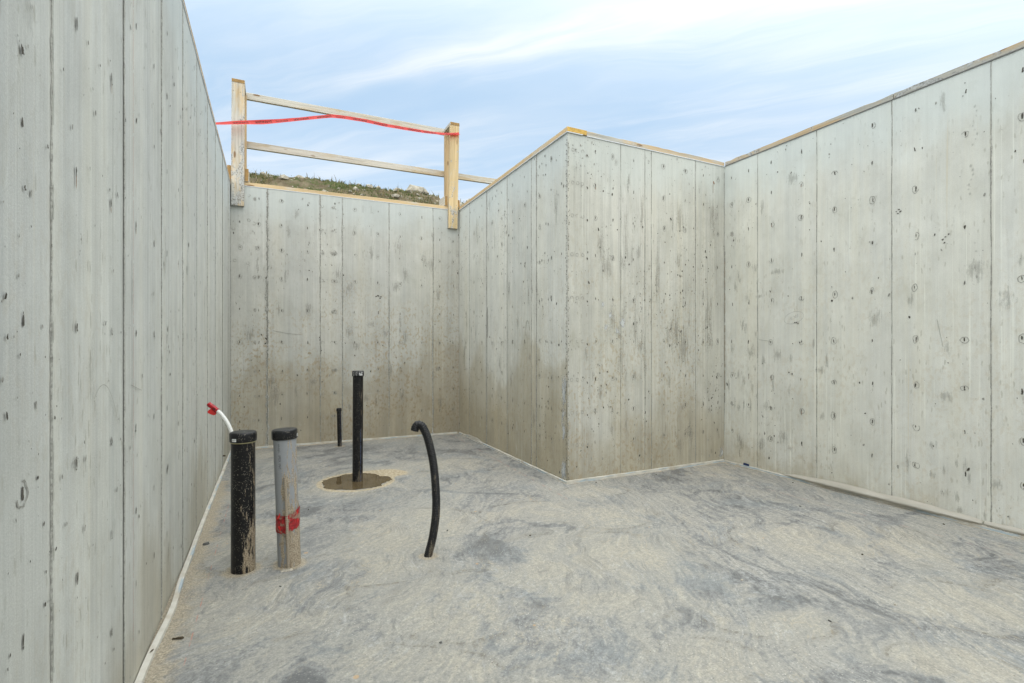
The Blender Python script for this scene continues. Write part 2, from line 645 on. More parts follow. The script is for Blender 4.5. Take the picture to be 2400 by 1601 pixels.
def wall_mats(cm):
    return [cm, M_PIT, M_SEAM, M_SMUDGE, M_RIM, M_SEAMD, M_RUST, M_WHITE, M_CHALK, M_TANRIM, M_PENCIL, M_STAIN]


LX, BXx, CY, RX = -.4, 2.085, 3.35, 3.81
# left wall: s = y + 5
lw = Wall('concrete_wall', (LX, -5), (LX, 5.93), (1, 1),
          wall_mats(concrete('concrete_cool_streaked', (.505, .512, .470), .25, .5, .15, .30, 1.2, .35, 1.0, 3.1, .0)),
          [(y + 5, w) for y, w in ((-3.9, .002), (-2.9, .002), (-1.9, .002), (-.85, .002), (.2, .002), (.75, .002), (1.294, .0042), (1.831, .0028), (2.38, .0045), (2.893, .004), (3.389, .003), (3.904, .005), (4.423, .006), (5.028, .004), (5.621, .006))],
          11, [y + 5 for y in (.63, .9, 1.168, 1.436, 1.703, 1.978, 2.244, 2.496, 2.77, 3.03, 3.29, 3.55, 3.82, 4.08, 4.33, 4.6, 4.87, 5.13, 5.4, 5.7)],
          3600, 'long pale grey concrete wall on the left, board seams running into the distance', tone=.065, halo=.12, longtie=.9)
for z0 in np.arange(.15, 2.6, .2):
    lw.scratch([(6.933 + .0006 * math.sin(q * 9), z0 + q * .19) for q in (0, .3, .6, 1)], .0013, 8)
for i in range(60):
    lw.smudge(float(rng.uniform(5.6, 10.8)), float(rng.uniform(.2, 2.6)), float(rng.uniform(.01, .05)), float(rng.uniform(.08, .35)))
lw.scratch([(5 + 1.55 + .07 * t, 1.0 - .03 * (1 - t) ** 2 - .02) for t in np.linspace(0, 3, 14)], .0008)
lw.scratch([(5 + 1.9 + .07 * t, .96 - .014 * t) for t in np.linspace(0, 2, 8)], .0008)
# larger ragged voids near the camera
for (y, z, ru, rz) in ((1.11, 2.36, .010, .016), (1.13, 1.95, .008, .012), (1.16, 1.60, .010, .016), (1.17, 1.36, .008, .009), (1.105, 1.095, .006, .012), (1.27, 1.47, .006, .008), (1.29, 2.06, .004, .008), (1.35, 1.66, .006, .008), (1.34, 2.0, .005, .007), (1.6, 1.98, .005, .011), (1.81, 1.98, .006, .012), (1.29, 1.28, .004, .007)):
    ru, rz = ru * .42, rz * .48
    lw.blob(y + 5, z, ru, rz, 1, random.uniform(-.4, .4), 9, .45)
    lw.blob(y + 5 + ru, z - rz * .6, ru * .7, rz * .35, 1, random.uniform(.4, 1), 8, .5)
lw.build()

# far wall
bw = Wall('concrete_wall', (LX, 5.93), (BXx, 5.88), (1, 1),
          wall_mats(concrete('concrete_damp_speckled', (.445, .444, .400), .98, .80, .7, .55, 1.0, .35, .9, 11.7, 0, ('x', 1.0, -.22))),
          [(x - LX, w) for x, w in ((-.053, .015), (.473, .0075), (.707, .0065), (1.226, .006), (1.751, .0065))],
          12, [x - LX for x in (-.313, -.137, .083, .339, .62, .84, 1.099, 1.354, 1.612, 1.836, 2.009)],
          620, 'far damp-stained concrete wall below the timber guard rail', halo=.7, tone=.05, seamw=1.35)
for z in TIE_Z:
    for x in (-.173, .5, .601, .635):
        bw.ring(x - LX + float(rng.normal(0, .004)), z - .005, .013, .016, 4, .002)
        if rng.random() < .5:
            bw.blob(x - LX, z - .006, .007, .008, 4, 0, 9, .3)
    for x in (.93, 1.02):
        if rng.random() < .85:
            bw.scratch([(x - LX, z + .06 - .03 * q) for q in range(4)], .0016)
for (x, z) in ((-.23, 2.66), (-.23, 2.40), (-.37, 2.30), (-.19, 2.27), (-.36, 1.97), (-.24, 1.95), (1.96, 2.4), (1.96, 2.24), (2.06, 2.2), (2.06, 2.0), (2.06, 1.8), (1.96, 2.05), (2.05, 1.55), (1.97, 1.4), (2.05, 1.3)):
    bw.ring(x - LX, z, .014, .015, 4, .0018)
for i in range(36):
    bw.smudge(float(rng.uniform(.1, 2.4)), float(rng.uniform(.3, 2.6)), float(rng.uniform(.04, .14)), float(rng.uniform(.06, .3)))
for (x, z, q) in ((.13, 1.16, .012), (.14, 1.145, .009), (.145, 1.12, .01), (.125, 1.105, .012), (1.10, 1.66, .014), (1.13, 1.65, .012), (1.08, 1.655, .012), (1.12, 1.635, .011), (.535, 1.68, .006)):
    bw.blob(x - .2 - LX if x < .2 else x - LX, z, q, q * .55, 1, random.uniform(-1, 1), 8, .5)
bw.blob(.36 - LX, 1.0, .018, .014, 9, .1, 9, .25)
bw.scratch([(.0 - LX + .07 * q, 1.245 - .012 * q - .006 * math.sin(q)) for q in range(5)], .0018)
for q in np.arange(.05, 2.7, .05):
    bw.scratch([(bw.L - .004, q + k * .0125) for k in range(5)], float(rng.uniform(.001, .004)), 2)
    bw.scratch([(.004, q + k * .0125) for k in range(5)], float(rng.uniform(.001, .005)), 2)
bw.build()

# return wall: s = 5.88 - y
rw = Wall('concrete_wall', (BXx, 5.88), (BXx, CY), (1, -1),
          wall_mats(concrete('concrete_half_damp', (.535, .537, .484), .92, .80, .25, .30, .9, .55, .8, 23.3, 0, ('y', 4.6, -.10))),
          [(5.88 - y, w) for y, w in ((5.511, .004), (4.991, .005), (4.466, .004), (3.952, .0045), (3.86, .006))],
          13, [5.88 - y for y in (5.63, 5.366, 5.132, 4.843, 4.598, 4.346, 4.091, 3.803, 3.6)],
          1700, 'short concrete wall running back from the outer corner, brown damp over its lower half', halo=.4, tone=.05)
for z in TIE_Z:
    for y in (3.76, 3.689, 3.65, 3.436):
        if rng.random() < .6:
            rw.blob(5.88 - y, z + float(rng.normal(0, .01)), .004, .011, 1, 0, 8, .4)
for z in np.arange(.02, 2.7, .016):
    for q in range(3):
        if rng.random() < .75:
            rw.blob(rw.L - float(abs(rng.normal(0.004, .009))) - .002, float(z + rng.normal(0, .008)), float(rng.uniform(.0015, .005)), float(rng.uniform(.002, .007)), int(rng.choice((1, 4, 4))), 0, 7, .4)
for i in range(22):
    rw.smudge(float(rng.uniform(.1, 2.4)), float(rng.uniform(.3, 2.6)), float(rng.uniform(.03, .10)), float(rng.uniform(.08, .4)))
for i in range(10):
    rw.smudge(rw.L - .05, float(rng.uniform(.05, 1.0)), .06, float(rng.uniform(.1, .25)), 7)
rw.scratch([(5.88 - 4.975 + .003 * math.sin(q * 2), 1.50 - .025 * q) for q in range(14)], .004, 1)
for i in range(6):
    a = i / 5 * math.pi
    rw.scratch([(5.88 - 4.03 + .035 * math.cos(a + q * .3), 1.22 + .09 * math.sin(a + q * .3)) for q in range(3)], .003, 4)
rw.build()

# alcove wall: s = x - 2.085
fw = Wall('concrete_wall', (BXx, CY), (RX, 3.36), (-1, 1),
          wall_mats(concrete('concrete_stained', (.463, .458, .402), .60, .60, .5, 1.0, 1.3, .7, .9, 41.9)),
          [(x - BXx, w) for x, w in ((2.603, 0.0016), (2.859, .0025), (2.929, .003), (3.441, .004))],
          14, [x - BXx for x in (2.35, 2.521, 2.736, 3.07, 3.32, 3.537, 3.718)],
          1700, 'brown-streaked concrete wall facing the camera between the outer and inner corners', halo=.45, tone=.06)
for z in TIE_Z:
    for x in (2.127, 2.175, 2.223):
        fw.ring(x - BXx + float(rng.normal(0, .003)), z - .006, .012, .013, 4, .0016)
    fw.blob(2.27 - BXx, z - .03, .005, .009, 1, .3, 8, .4)
for z in np.arange(.02, 2.7, .014):
    if rng.random() < .7:
        fw.blob(float(abs(rng.normal(0.003, .006))) + .003, float(z), float(rng.uniform(.0015, .004)), float(rng.uniform(.003, .008)), int(rng.choice((1, 4))), 0, 7, .4)
for (x, z, ru, rz) in ((2.40, 1.90, .07, .22), (2.46, 1.72, .09, .2), (2.52, 1.30, .07, .2), (2.62, .95, .10, .3), (2.75, 1.25, .06, .3), (2.82, 2.25, .05, .35), (2.84, 1.05, .06, .4), (3.0, 1.7, .05, .5), (3.2, 1.25, .12, .4), (3.25, 2.2, .1, .3), (3.3, 1.05, .15, .3), (2.66, 1.95, .04, .5), (3.6, 1.3, .1, .5), (3.65, 2.3, .1, .25)):
    fw.smudge(x - BXx, z, ru, rz, 11)
for i in range(40):
    fw.smudge(float(rng.uniform(.03, 1.68)), float(rng.uniform(.1, 2.6)), float(rng.uniform(.02, .09)), float(rng.uniform(.06, .3)))
for (x, z) in ((2.42, 1.42), (2.50, 1.33), (2.58, 1.20), (2.46, 1.23), (2.62, 1.27)):
    fw.smudge(x - BXx, z, .05, .06, 7)
fw.smudge(1.70, .08, .10, .14, 7)
for q in np.arange(.25, 2.7, .05):
    fw.scratch([(fw.L - .004, q + k * .0125) for k in range(5)], float(rng.uniform(.001, .004)), 2)
fw.blob(3.67 - BXx, 2.585, .008, .012, 6, .5, 8, .5)
fw.scratch([(3.66 - BXx, 2.57 - .02 * q) for q in range(5)], .0016, 6)
fw.build()

# right wall: s = 3.36 - y
dw = Wall('concrete_wall', (RX, 3.36), (RX, -5), (1, 1),
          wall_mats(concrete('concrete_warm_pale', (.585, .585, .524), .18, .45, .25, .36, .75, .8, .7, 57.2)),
          [(3.36 - y, w) for y, w in ((3.004, 0.0016), (2.479, .003), (1.957, .0032), (1.435, .004), (.9, .003), (.38, .003), (-.6, .003), (-1.65, .003), (-2.7, .003), (-3.7, .003))],
          15, [3.36 - y for y in (3.273, 3.095, 2.872, 2.606, 2.344, 2.08, 1.818, 1.558, 1.296, 1.03, .77)],
          1500, 'large pale concrete wall on the right with evenly spaced tie holes', halo=.6, tone=.03)
for i in range(40):
    dw.smudge(float(rng.uniform(.05, 2.4)), float(rng.uniform(.05, 2.65)), float(rng.uniform(.03, .16)), float(rng.uniform(.04, .2)))
for i in range(16):
    dw.smudge(float(rng.uniform(.05, .38)), float(rng.uniform(.3, 1.9)), float(rng.uniform(.02, .07)), float(rng.uniform(.05, .2)))
for i in range(12):
    dw.smudge(float(rng.uniform(1.6, 2.3)), float(rng.uniform(.05, .4)), float(rng.uniform(.03, .07)), float(rng.uniform(.05, .14)))
for pts in ([(2.03 + .01 * math.sin(q * 1.3), 2.52 - .028 * q) for q in range(9)], [(2.01 + .012 * math.sin(q), 2.17 - .028 * q) for q in range(7)], [(2.03 + .006 * math.sin(q * 2), 1.7 - .05 * q) for q in range(6)]):
    for (u, z) in pts:
        dw.smudge(u - .18, z, .018, .026)
for (y, z) in ((1.93, 1.99), (1.92, 1.975), (1.915, 2.0), (1.905, 1.985), (1.67, 1.75), (1.655, 1.765), (1.64, 1.78), (1.66, 1.73), (2.66, 1.27), (2.645, 1.27), (2.632, 1.262)):
    dw.blob(3.36 - y, z, .006, .004, 1, random.uniform(0, 1), 8, .5)
dw.scratch([(3.36 - 2.99 + .014 * q, 1.135 - .002 * q) for q in range(9)], .0012)
dw.scratch([(3.36 - 1.70 + .004 * q, 1.25 - .022 * q) for q in range(9)], .0009)
for q in np.arange(.55, 1.95, .03):
    if rng.random() < .8:
        dw.scratch([(.007, q + k * .011) for k in range(4)], float(rng.uniform(.0015, .006)), int(rng.choice((9, 9, 9, 4))))
# pencilled, ringed number
E = []
for q in range(33):
    a = 2 * math.pi * q / 32
    x, z = .088 * math.cos(a), .047 * math.sin(a)
    E.append((3.36 - 2.669 + x * .94 - z * .2, 1.309 + z * .96 + x * .22))
dw.scratch(E, .0007, 10)
GLY = {'1': [[(.5, 1), (.5, 0)]], '5': [[(1, 1), (.2, 1), (.15, .55), (.7, .6), (.9, .3), (.6, 0), (.1, .05)]], "'": [[(.5, 1.2), (.45, .9)]],
       '0': [[(.5, 1), (.15, .7), (.15, .3), (.5, 0), (.85, .3), (.85, .7), (.5, 1)]], '3': [[(.15, 1), (.8, .95), (.4, .55), (.85, .35), (.6, 0), (.1, .05)]]}
cx_ = -.036
for ch in "15'103":
    for st_ in GLY[ch]:
        dw.scratch([(3.36 - 2.669 + (cx_ + q[0] * .012), 1.300 + q[1] * .022 + (cx_ + q[0] * .012) * .42) for q in st_], .0009, 10)
    cx_ += .010 if ch in "1'" else .017
dw.build()

# wall behind the camera closes the room
ew = Wall('concrete_wall', (RX, -5), (LX, -5), (1, 1),
          wall_mats(concrete('concrete_rear', (.46, .462, .42), .3, .5, .3, .4, .9, .5, .8, 77.0)),
          [(q, .004) for q in np.arange(.53, 4.1, .53)], 16, [q for q in np.arange(.26, 4.1, .265)], 500,
          'concrete wall closing the basement behind the camera', halo=.4)
ew.build()

# ------------------------------------------------------------------ floor slab
nx, ny = 215, 470
X = np.linspace(LX - .05, RX + .05, nx)
Y = np.concatenate([np.linspace(-5.02, .4, 70)[:-1], np.linspace(.4, 5.98, ny - 69)])
GX, GY = np.meshgrid(X, Y)
ax_r = np.array([math.cos(YAW), -math.sin(YAW)])
ax_f = np.array([math.sin(YAW), math.cos(YAW)])


def ell(cx, cy, ra, rb, rotk=0.0):
    a = (GX - cx) * ax_r[0] + (GY - cy) * ax_r[1]
    b = (GX - cx) * ax_f[0] + (GY - cy) * ax_f[1]
    a, b = a * math.cos(rotk) + b * math.sin(rotk), -a * math.sin(rotk) + b * math.cos(rotk)
    r2 = np.sqrt((a / ra) ** 2 + (b / rb) ** 2)
    return 1 / (1 + np.exp((r2 - 1) * 7))


SILT = [(0.78, 2.89, 0.38, 0.36), (1.43, 2.02, 0.50, 0.45), (0.72, 2.0, 0.31, 0.28), (0.0, 2.3, 0.3, 0.27), (3.48, 3.1, 0.28, 0.20), (0.0, 5.54, 0.26, 0.16),
        (0.6, 4.12, 0.36, 0.33), (.83, 4.28, .30, .26), (1.77, 1.38, 0.26, 0.16), (1.34, 1.28, 0.19, 0.12), (2.58, 1.07, 0.23, 0.2), (2.67, 1.78, 0.38, 0.24),
        (1.47, 4.32, 0.46, 0.25), (2.16, 3.1, 0.25, 0.15), (0.39, 2.51, 0.33, 0.18), (1.53, 2.87, 0.33, 0.21), (0.42, 1.67, 0.29, 0.11), (2.09, 0.87, 0.19, 0.11),
        (.75, 1.25, .35, .2), (1.9, 2.6, .3, .2), (3.1, 1.6, .25, .3), (3.0, .8, .3, .3), (1.1, 1.1, .25, .15), (-.1, 3.1, .18, .4), (.9, .7, .4, .25), (2.3, .2, .5, .4), (1.2, -.6, .6, .5), (3, -1.4, .7, .5), (.5, -2, .7, .5), (2.2, -3, .8, .6)]
DARK = [(1.25, 5.22, 1.17, 0.36), (0.98, 1.98, 0.09, 0.27), (1.06, 2.61, 0.12, 0.24), (0.94, 1.46, 0.24, 0.13), (1.3, 1.41, 0.12, 0.16), (0.48, 1.56, 0.26, 0.07), (2.05, 1.11, 0.28, 0.09),
        (2.77, 3.0, 0.45, 0.22), (0.42, 3.6, 0.32, 0.19), (0.1, 2.26, 0.24, 0.06), (2.58, 1.15, 0.26, 0.09), (2.93, 2.4, 0.32, 0.23), (2.08, 1.38, 0.26, 0.11), (-0.22, 1.95, 0.12, 0.12),
        (1.55, 3.39, 0.22, 0.2), (.62, 1.35, .3, .1), (1.12, 2.35, .1, .2), (.25, 3.0, .15, .25), (1.7, 1.65, .12, .1), (1.0, 1.15, .3, .10), (.45, 2.38, .3, .05), (1.75, .9, .3, .1), (3.3, .9, .3, .12)]
silt = np.zeros_like(GX)
for i, e in enumerate(SILT):
    silt = np.maximum(silt, ell(*e, rotk=rng.uniform(-.3, .3)) * (.75 + .25 * rng.random()))
dark = np.zeros_like(GX)
for e in DARK:
    dark = np.maximum(dark, ell(*e))
sand = np.exp(-np.clip(GX - LX, 0, 9) / .11) * .9 * (GY < 4.6) + np.exp(-np.clip(GX - LX, 0, 9) / .05) * .5
room = ((GX < BXx) * np.exp(-np.clip(5.9 - GY, 0, 9) / .07) + (GX < BXx + .001) * (GY > CY) * np.exp(-np.clip(BXx - GX, 0, 9) / .04) * .6 +
        (GX > BXx) * np.exp(-np.clip(CY - GY, 0, 9) / .05) * .7 + np.exp(-np.clip(RX - GX, 0, 9) / .07) * .8)
for (ux, uy, ur) in ((-.13, 2.735, .055), (.0735, 2.712, .055), (.648, 5.655, .03), (.719, 2.505, .025)):
    room = room + .75 * np.exp(-(np.clip(np.hypot(GX - ux, GY - uy) - ur, 0, 9) / .035) ** 2)
sand = np.clip(sand + room, 0, 1)
pr_ = np.sqrt(((GX - .60) / .265) ** 2 + ((GY - 4.13) / .265) ** 2)
ring = .85 * np.exp(-((pr_ - 1.04) / .13) ** 2) + ell(.86, 4.30, .20, .13)
wet = np.clip((.70 - pr_) * 6 + .5, 0, 1)
nv = nx * len(Y)
me = bpy.data.meshes.new('floor')
idx = np.arange(nv).reshape(len(Y), nx)
quads = np.stack([idx[:-1, :-1], idx[:-1, 1:], idx[1:, 1:], idx[1:, :-1]], -1).reshape(-1, 4)
GZ = np.zeros_like(GX)
me.vertices.add(nv)
me.vertices.foreach_set('co', np.stack([GX, GY, GZ], -1).astype(np.float32).ravel())
me.loops.add(quads.size)
me.loops.foreach_set('vertex_index', quads.ravel().astype(np.int32))
me.polygons.add(len(quads))
me.polygons.foreach_set('loop_start', np.arange(0, quads.size, 4).astype(np.int32))
me.update(calc_edges=True)
for nm, arr in (('silt', silt), ('dark', dark), ('sand', sand), ('ring', np.clip(ring, 0, 1)), ('wet', wet)):
    at = me.attributes.new(nm, 'FLOAT', 'POINT')
    at.data.foreach_set('value', arr.astype(np.float32).ravel())
sm(me)


def floor_mat():
    m, g, b = mat('troweled_slab')
    P = g.pos()
    px, py, pz = g._sep(P)
    w1 = g.noise(P, 1.3, 3, .5).outputs['Color']
    Pw = g.add(P, g.mul(g.add(w1, (-.5, -.5, -.5)), (.55, .55, 0)))
    w2 = g.noise(Pw, 6.0, 4, .55).outputs['Color']
    Pw2 = g.add(Pw, g.mul(g.add(w2, (-.5, -.5, -.5)), (.10, .10, 0)))
    low = g.noise(Pw2, 2.1, 6, .6).outputs[0]
    mid = g.noise(Pw2, 9.0, 6, .62).outputs[0]
    # trowel sweeps: stretched noise, direction turns across the slab
    r1 = g.rot(Pw, .35)
    sw = g.noise(g.mul(r1, (9.5, 1.3, 1)), 1.0, 6, .62, .8).outputs[0]
    r2 = g.rot(Pw, -.75)
    sw2 = g.noise(g.mul(r2, (1.7, 8.5, 1)), 1.0, 6, .62, .6).outputs[0]
    sel = g.mr(g.noise(P, .7, 2).outputs[0], .42, .58)
    selx = g.mr(px, 1.2, 2.4)
    sel = g.m('MULTIPLY', g.m('ADD', g.m('MULTIPLY', sel, .5), .5), g.m('SUBTRACT', 1.0, selx))
    swp = g.m('ADD', g.m('MULTIPLY', sw2, sel), g.m('MULTIPLY', sw, g.m('SUBTRACT', 1.0, sel)))
    gr = g.noise(P, 130, 4, .75).outputs[0]
    gr2 = g.noise(g.mul(P, (1, 1, 1)), 48, 4, .7, .3).outputs[0]
    S, D = g.attr('silt'), g.attr('dark')
    v = g.m('ADD', g.m('MULTIPLY', S, .46), g.m('MULTIPLY', g.m('MULTIPLY', D, -.16), g.mr(mid, .36, .60, .35, 1.2)))
    ff = g.noise(g.mul(r1, (48, 5.5, 1)), 1.0, 5, .65, .5).outputs[0]
    ff2 = g.noise(g.mul(r2, (7, 42, 1)), 1.0, 5, .65, .5).outputs[0]
    ffs = g.m('ADD', g.m('MULTIPLY', ff2, sel), g.m('MULTIPLY', ff, g.m('SUBTRACT', 1.0, sel)))
    v = g.m('ADD', v, g.m('MULTIPLY', g.m('SUBTRACT', ffs, .5), 1.15))
    v = g.m('ADD', v, g.m('MULTIPLY', g.m('SUBTRACT', low, .5), .42))
    v = g.m('ADD', v, g.m('MULTIPLY', g.m('SUBTRACT', swp, .5), 1.1))
    n20 = g.noise(Pw2, 24, 6, .65, .4).outputs[0]
    v = g.m('ADD', v, g.m('MULTIPLY', g.m('SUBTRACT', mid, .5), .40))
    v = g.m('ADD', v, g.m('MULTIPLY', g.m('SUBTRACT', n20, .5), .50))
    rd = g.noise(g.add(Pw2, (3.7, 1.2, 0)), 1.35, 5, .55, .4).outputs[0]
    rdm = g.mr(g.m('ABSOLUTE', g.m('SUBTRACT', rd, .5)), .0, .055, 1.0, 0.0)
    rdm = g.m('MULTIPLY', rdm, g.mr(g.noise(P, 1.1, 3).outputs[0], .40, .56))
    v = g.m('ADD', v, g.m('MULTIPLY', rdm, -.46))
    rd2 = g.noise(g.add(Pw2, (9.7, 4.2, 0)), 2.9, 5, .55, .6).outputs[0]
    rdm2 = g.m('MULTIPLY', g.mr(g.m('ABSOLUTE', g.m('SUBTRACT', rd2, .5)), .0, .05, 1.0, 0.0), g.mr(g.noise(P, 1.7, 3).outputs[0], .46, .60))
    v = g.m('ADD', v, g.m('MULTIPLY', rdm2, -.26))
    v = g.m('ADD', v, .28)
    vg = g.m('ADD', v, g.m('MULTIPLY', g.m('SUBTRACT', gr2, .5), .85))
    col = g.mix(g.mr(vg, -.30, .10), (.132, .135, .134), (.210, .213, .206))
    col = g.mix(g.mr(vg, .06, .34), col, (.275, .270, .244))
    col = g.mix(g.mr(vg, .36, .85), col, (.318, .302, .256))
    # blue-grey bleed
    bl = g.noise(Pw2, 3.1, 6, .62).outputs[0]
    col = g.mix(g.m('MULTIPLY', g.mr(bl, .5, .66), g.mr(vg, .55, .1, 0, .5)), col, (.205, .225, .232))
    # drying fronts: dark gritty rim where the silt thins out
    iso = g.m('ADD', S, g.m('MULTIPLY', g.m('SUBTRACT', low, .5), .9))
    iso = g.m('ADD', iso, g.m('MULTIPLY', g.m('SUBTRACT', mid, .5), .22))
    iso = g.m('ADD', iso, g.m('MULTIPLY', g.m('SUBTRACT', n20, .5), .16))
    e1 = g.m('MULTIPLY', g.mr(iso, .14, .36), g.mr(iso, .42, .37))
    e1 = g.m('MULTIPLY', e1, g.m('MULTIPLY', g.mr(gr2, .43, .58), g.mr(g.noise(P, 2.4, 4, .6).outputs[0], .47, .58)))
    col = g.mix(g.m('MULTIPLY', e1, .66), col, (.105, .095, .075))
    # pale trowel flecks and smears
    fl_ = g.noise(g.mul(g.rot(Pw, .5), (26, 5, 1)), 1.0, 5, .6, 1.2).outputs[0]
    col = g.mix(g.m('MULTIPLY', g.mr(fl_, .60, .74), .55), col, (.37, .375, .36))
    col = g.mix(g.m('MULTIPLY', g.mr(fl_, .40, .28), .45), col, (.135, .142, .145))
    for (rot_, sc_, dst, cc, k_, th) in ((.30, (5.5, 1.5, 1), 1.0, (.11, .112, .11), .55, .030), (-.55, (1.6, 5.0, 1), 1.1, (.36, .355, .32), .5, .026), (.65, (7, 2.2, 1), .8, (.37, .31, .205), .35, .018), (-.9, (2.5, 7, 1), .9, (.37, .385, .39), .38, .020)):
        fn = g.noise(g.mul(g.rot(Pw, rot_), sc_), 1.0, 7, .62, dst).outputs[0]
        fm = g.mr(g.m('ABSOLUTE', g.m('SUBTRACT', fn, .5)), 0.0, th, 1.0, 0.0)
        fm = g.m('MULTIPLY', fm, g.mr(g.noise(g.add(P, (rot_ * 9, 3, 0)), 2.3, 4, .6).outputs[0], .47, .62))
        col = g.mix(g.m('MULTIPLY', g.m('MULTIPLY', fm, g.mr(gr2, .36, .58)), k_), col, cc)
    # yellow sand along the edges, in the puddle ring
    sn = g.m('ADD', g.attr('sand'), g.m('MULTIPLY', g.m('SUBTRACT', mid, .5), 1.0))
    sn = g.m('ADD', sn, g.m('MULTIPLY', g.m('SUBTRACT', gr2, .5), .4))
    col = g.mix(g.m('MULTIPLY', g.mr(sn, .25, .75), .8), col, g.mix(g.mr(gr, .35, .62), (.24, .20, .135), (.38, .33, .245)))
    rn = g.m('ADD', g.attr('ring'), g.m('MULTIPLY', g.m('SUBTRACT', mid, .5), .9))
    col = g.mix(g.m('MULTIPLY', g.mr(rn, .38, .75), .85), col, g.mix(g.mr(gr2, .4, .62), (.35, .28, .175), (.46, .40, .29)))
    wt = g.m('ADD', g.attr('wet'), g.m('MULTIPLY', g.m('SUBTRACT', mid, .5), .6))
    wet_ = g.mr(wt, .40, .60)
    col = g.mix(wet_, col, (.105, .085, .055))
    # grain
    k = g.m('MULTIPLY', g.mr(gr, .25, .75, .70, 1.30, False), g.m('MULTIPLY', g.mr(gr2, .28, .72, .86, 1.16, False), g.mr(ffs, .28, .72, .90, 1.12, False)))
    col = g.mix(1.0, col, g.comb(k, k, k), 'MULTIPLY')
    vo = g.vor(P, 115)
    grit = g.m('MULTIPLY', g.m('LESS_THAN', vo.outputs['Distance'], .26), g.m('GREATER_THAN', g._sep(vo.outputs['Color'])[0], .80))
    grit = g.m('MULTIPLY', grit, g.mr(g.noise(P, 1.4, 3).outputs[0], .42, .6, 0, .7))
    col = g.mix(grit, col, (.50, .48, .43))
    vo2 = g.vor(P, 60)
    gd = g.m('MULTIPLY', g.m('LESS_THAN', vo2.outputs['Distance'], .16), g.m('GREATER_THAN', g._sep(vo2.outputs['Color'])[1], .93))
    col = g.mix(g.m('MULTIPLY', gd, .7), col, (.12, .10, .08))
    # rusty drips, snapped red chalk lines
    og = g.vor(g.mul(P, (1, 1, 1)), 5.5)
    ogm = g.m('MULTIPLY', g.m('LESS_THAN', g.m('ADD', og.outputs['Distance'], g.m('MULTIPLY', g.m('SUBTRACT', mid, .5), .12)), .05), g.m('GREATER_THAN', g._sep(og.outputs['Color'])[2], .6))
    col = g.mix(g.m('MULTIPLY', ogm, .5), col, (.50, .30, .12))
    brk = g.mr(g.noise(P, 14, 3).outputs[0], .45, .62)

    def chalk(a, x0):
        return g.m('MULTIPLY', g.m('LESS_THAN', g.m('ABSOLUTE', g.m('SUBTRACT', a, x0)), .0022), brk)
    c_ = chalk(px, -.272)
    q1 = g.m('SUBTRACT', px, g.m('ADD', 1.875, g.m('MULTIPLY', g.m('SUBTRACT', py, 3.0), .031)))
    c_ = g.m('MAXIMUM', c_, g.m('MULTIPLY', g.m('MULTIPLY', g.m('LESS_THAN', g.m('ABSOLUTE', q1), .003), brk), g.m('GREATER_THAN', py, 3.0)))
    q2 = g.m('SUBTRACT', px, g.m('ADD', 3.36, g.m('MULTIPLY', g.m('SUBTRACT', 2.63, py), .06)))
    c_ = g.m('MAXIMUM', c_, g.m('MULTIPLY', g.m('LESS_THAN', g.m('ABSOLUTE', q2), .0022), brk))
    col = g.mix(g.m('MULTIPLY', c_, .55), col, (.42, .17, .13))
    g.put(b.inputs['Base Color'], col)
    rg = g.mr(vg, -.2, .5, .58, .86)
    rg = g.m('MULTIPLY', rg, g.m('SUBTRACT', 1.0, g.m('MULTIPLY', wet_, .4)))
    g.put(b.inputs['Roughness'], rg)
    b.inputs['Specular IOR Level'].default_value = .35
    hh = g.m('ADD', g.m('MULTIPLY', gr, .5), g.m('ADD', g.m('MULTIPLY', gr2, .6), g.m('MULTIPLY', swp, .8)))
    g.put(b.inputs['Normal'], g.bump(hh, .38, .005))
    return m


setmats(me, [floor_mat()])
fo = link('floor', me)
tag(fo, 'grey troweled concrete floor with dried tan silt patches', 'floor', kind='structure')

# puddle round the tall pipe
mb = MB()
c = mb.vert((.60, 4.13, 0.0016))
ids = []
for k in range(96):
    a = 2 * math.pi * k / 96
    q = 1 + .16 * mnoise.noise(Vector((math.cos(a) * 1.6, math.sin(a) * 1.6, 2))) + .10 * mnoise.noise(Vector((math.cos(a) * 4, math.sin(a) * 5, 7))) + .07 * mnoise.noise(Vector((math.cos(a) * 11, math.sin(a) * 11, 7)))
    rx, ry = .258, .240
    dx, dy = rx * q * math.cos(a), ry * q * math.sin(a)
    ids.append(mb.vert((.60 + dx * ax_r[0] + dy * ax_f[0], 4.13 + dx * ax_r[1] + dy * ax_f[1], 0.0016)))
for k in range(96):
    mb.face((c, ids[k], ids[(k + 1) % 96]))
m_, g, b = mat('muddy_water')
nz = g.noise(g.pos(), 9, 4, .55).outputs[0]
g.put(b.inputs['Base Color'], g.mix(g.mr(nz, .3, .7), (.078, .057, .030), (.115, .086, .047)))
b.inputs['Roughness'].default_value = .025
b.inputs['IOR'].default_value = 1.33
pud = link('puddle', mb.mesh('puddle', [m_]))
tag(pud, 'shallow brown puddle around the tall pipe', 'puddle', kind='structure')


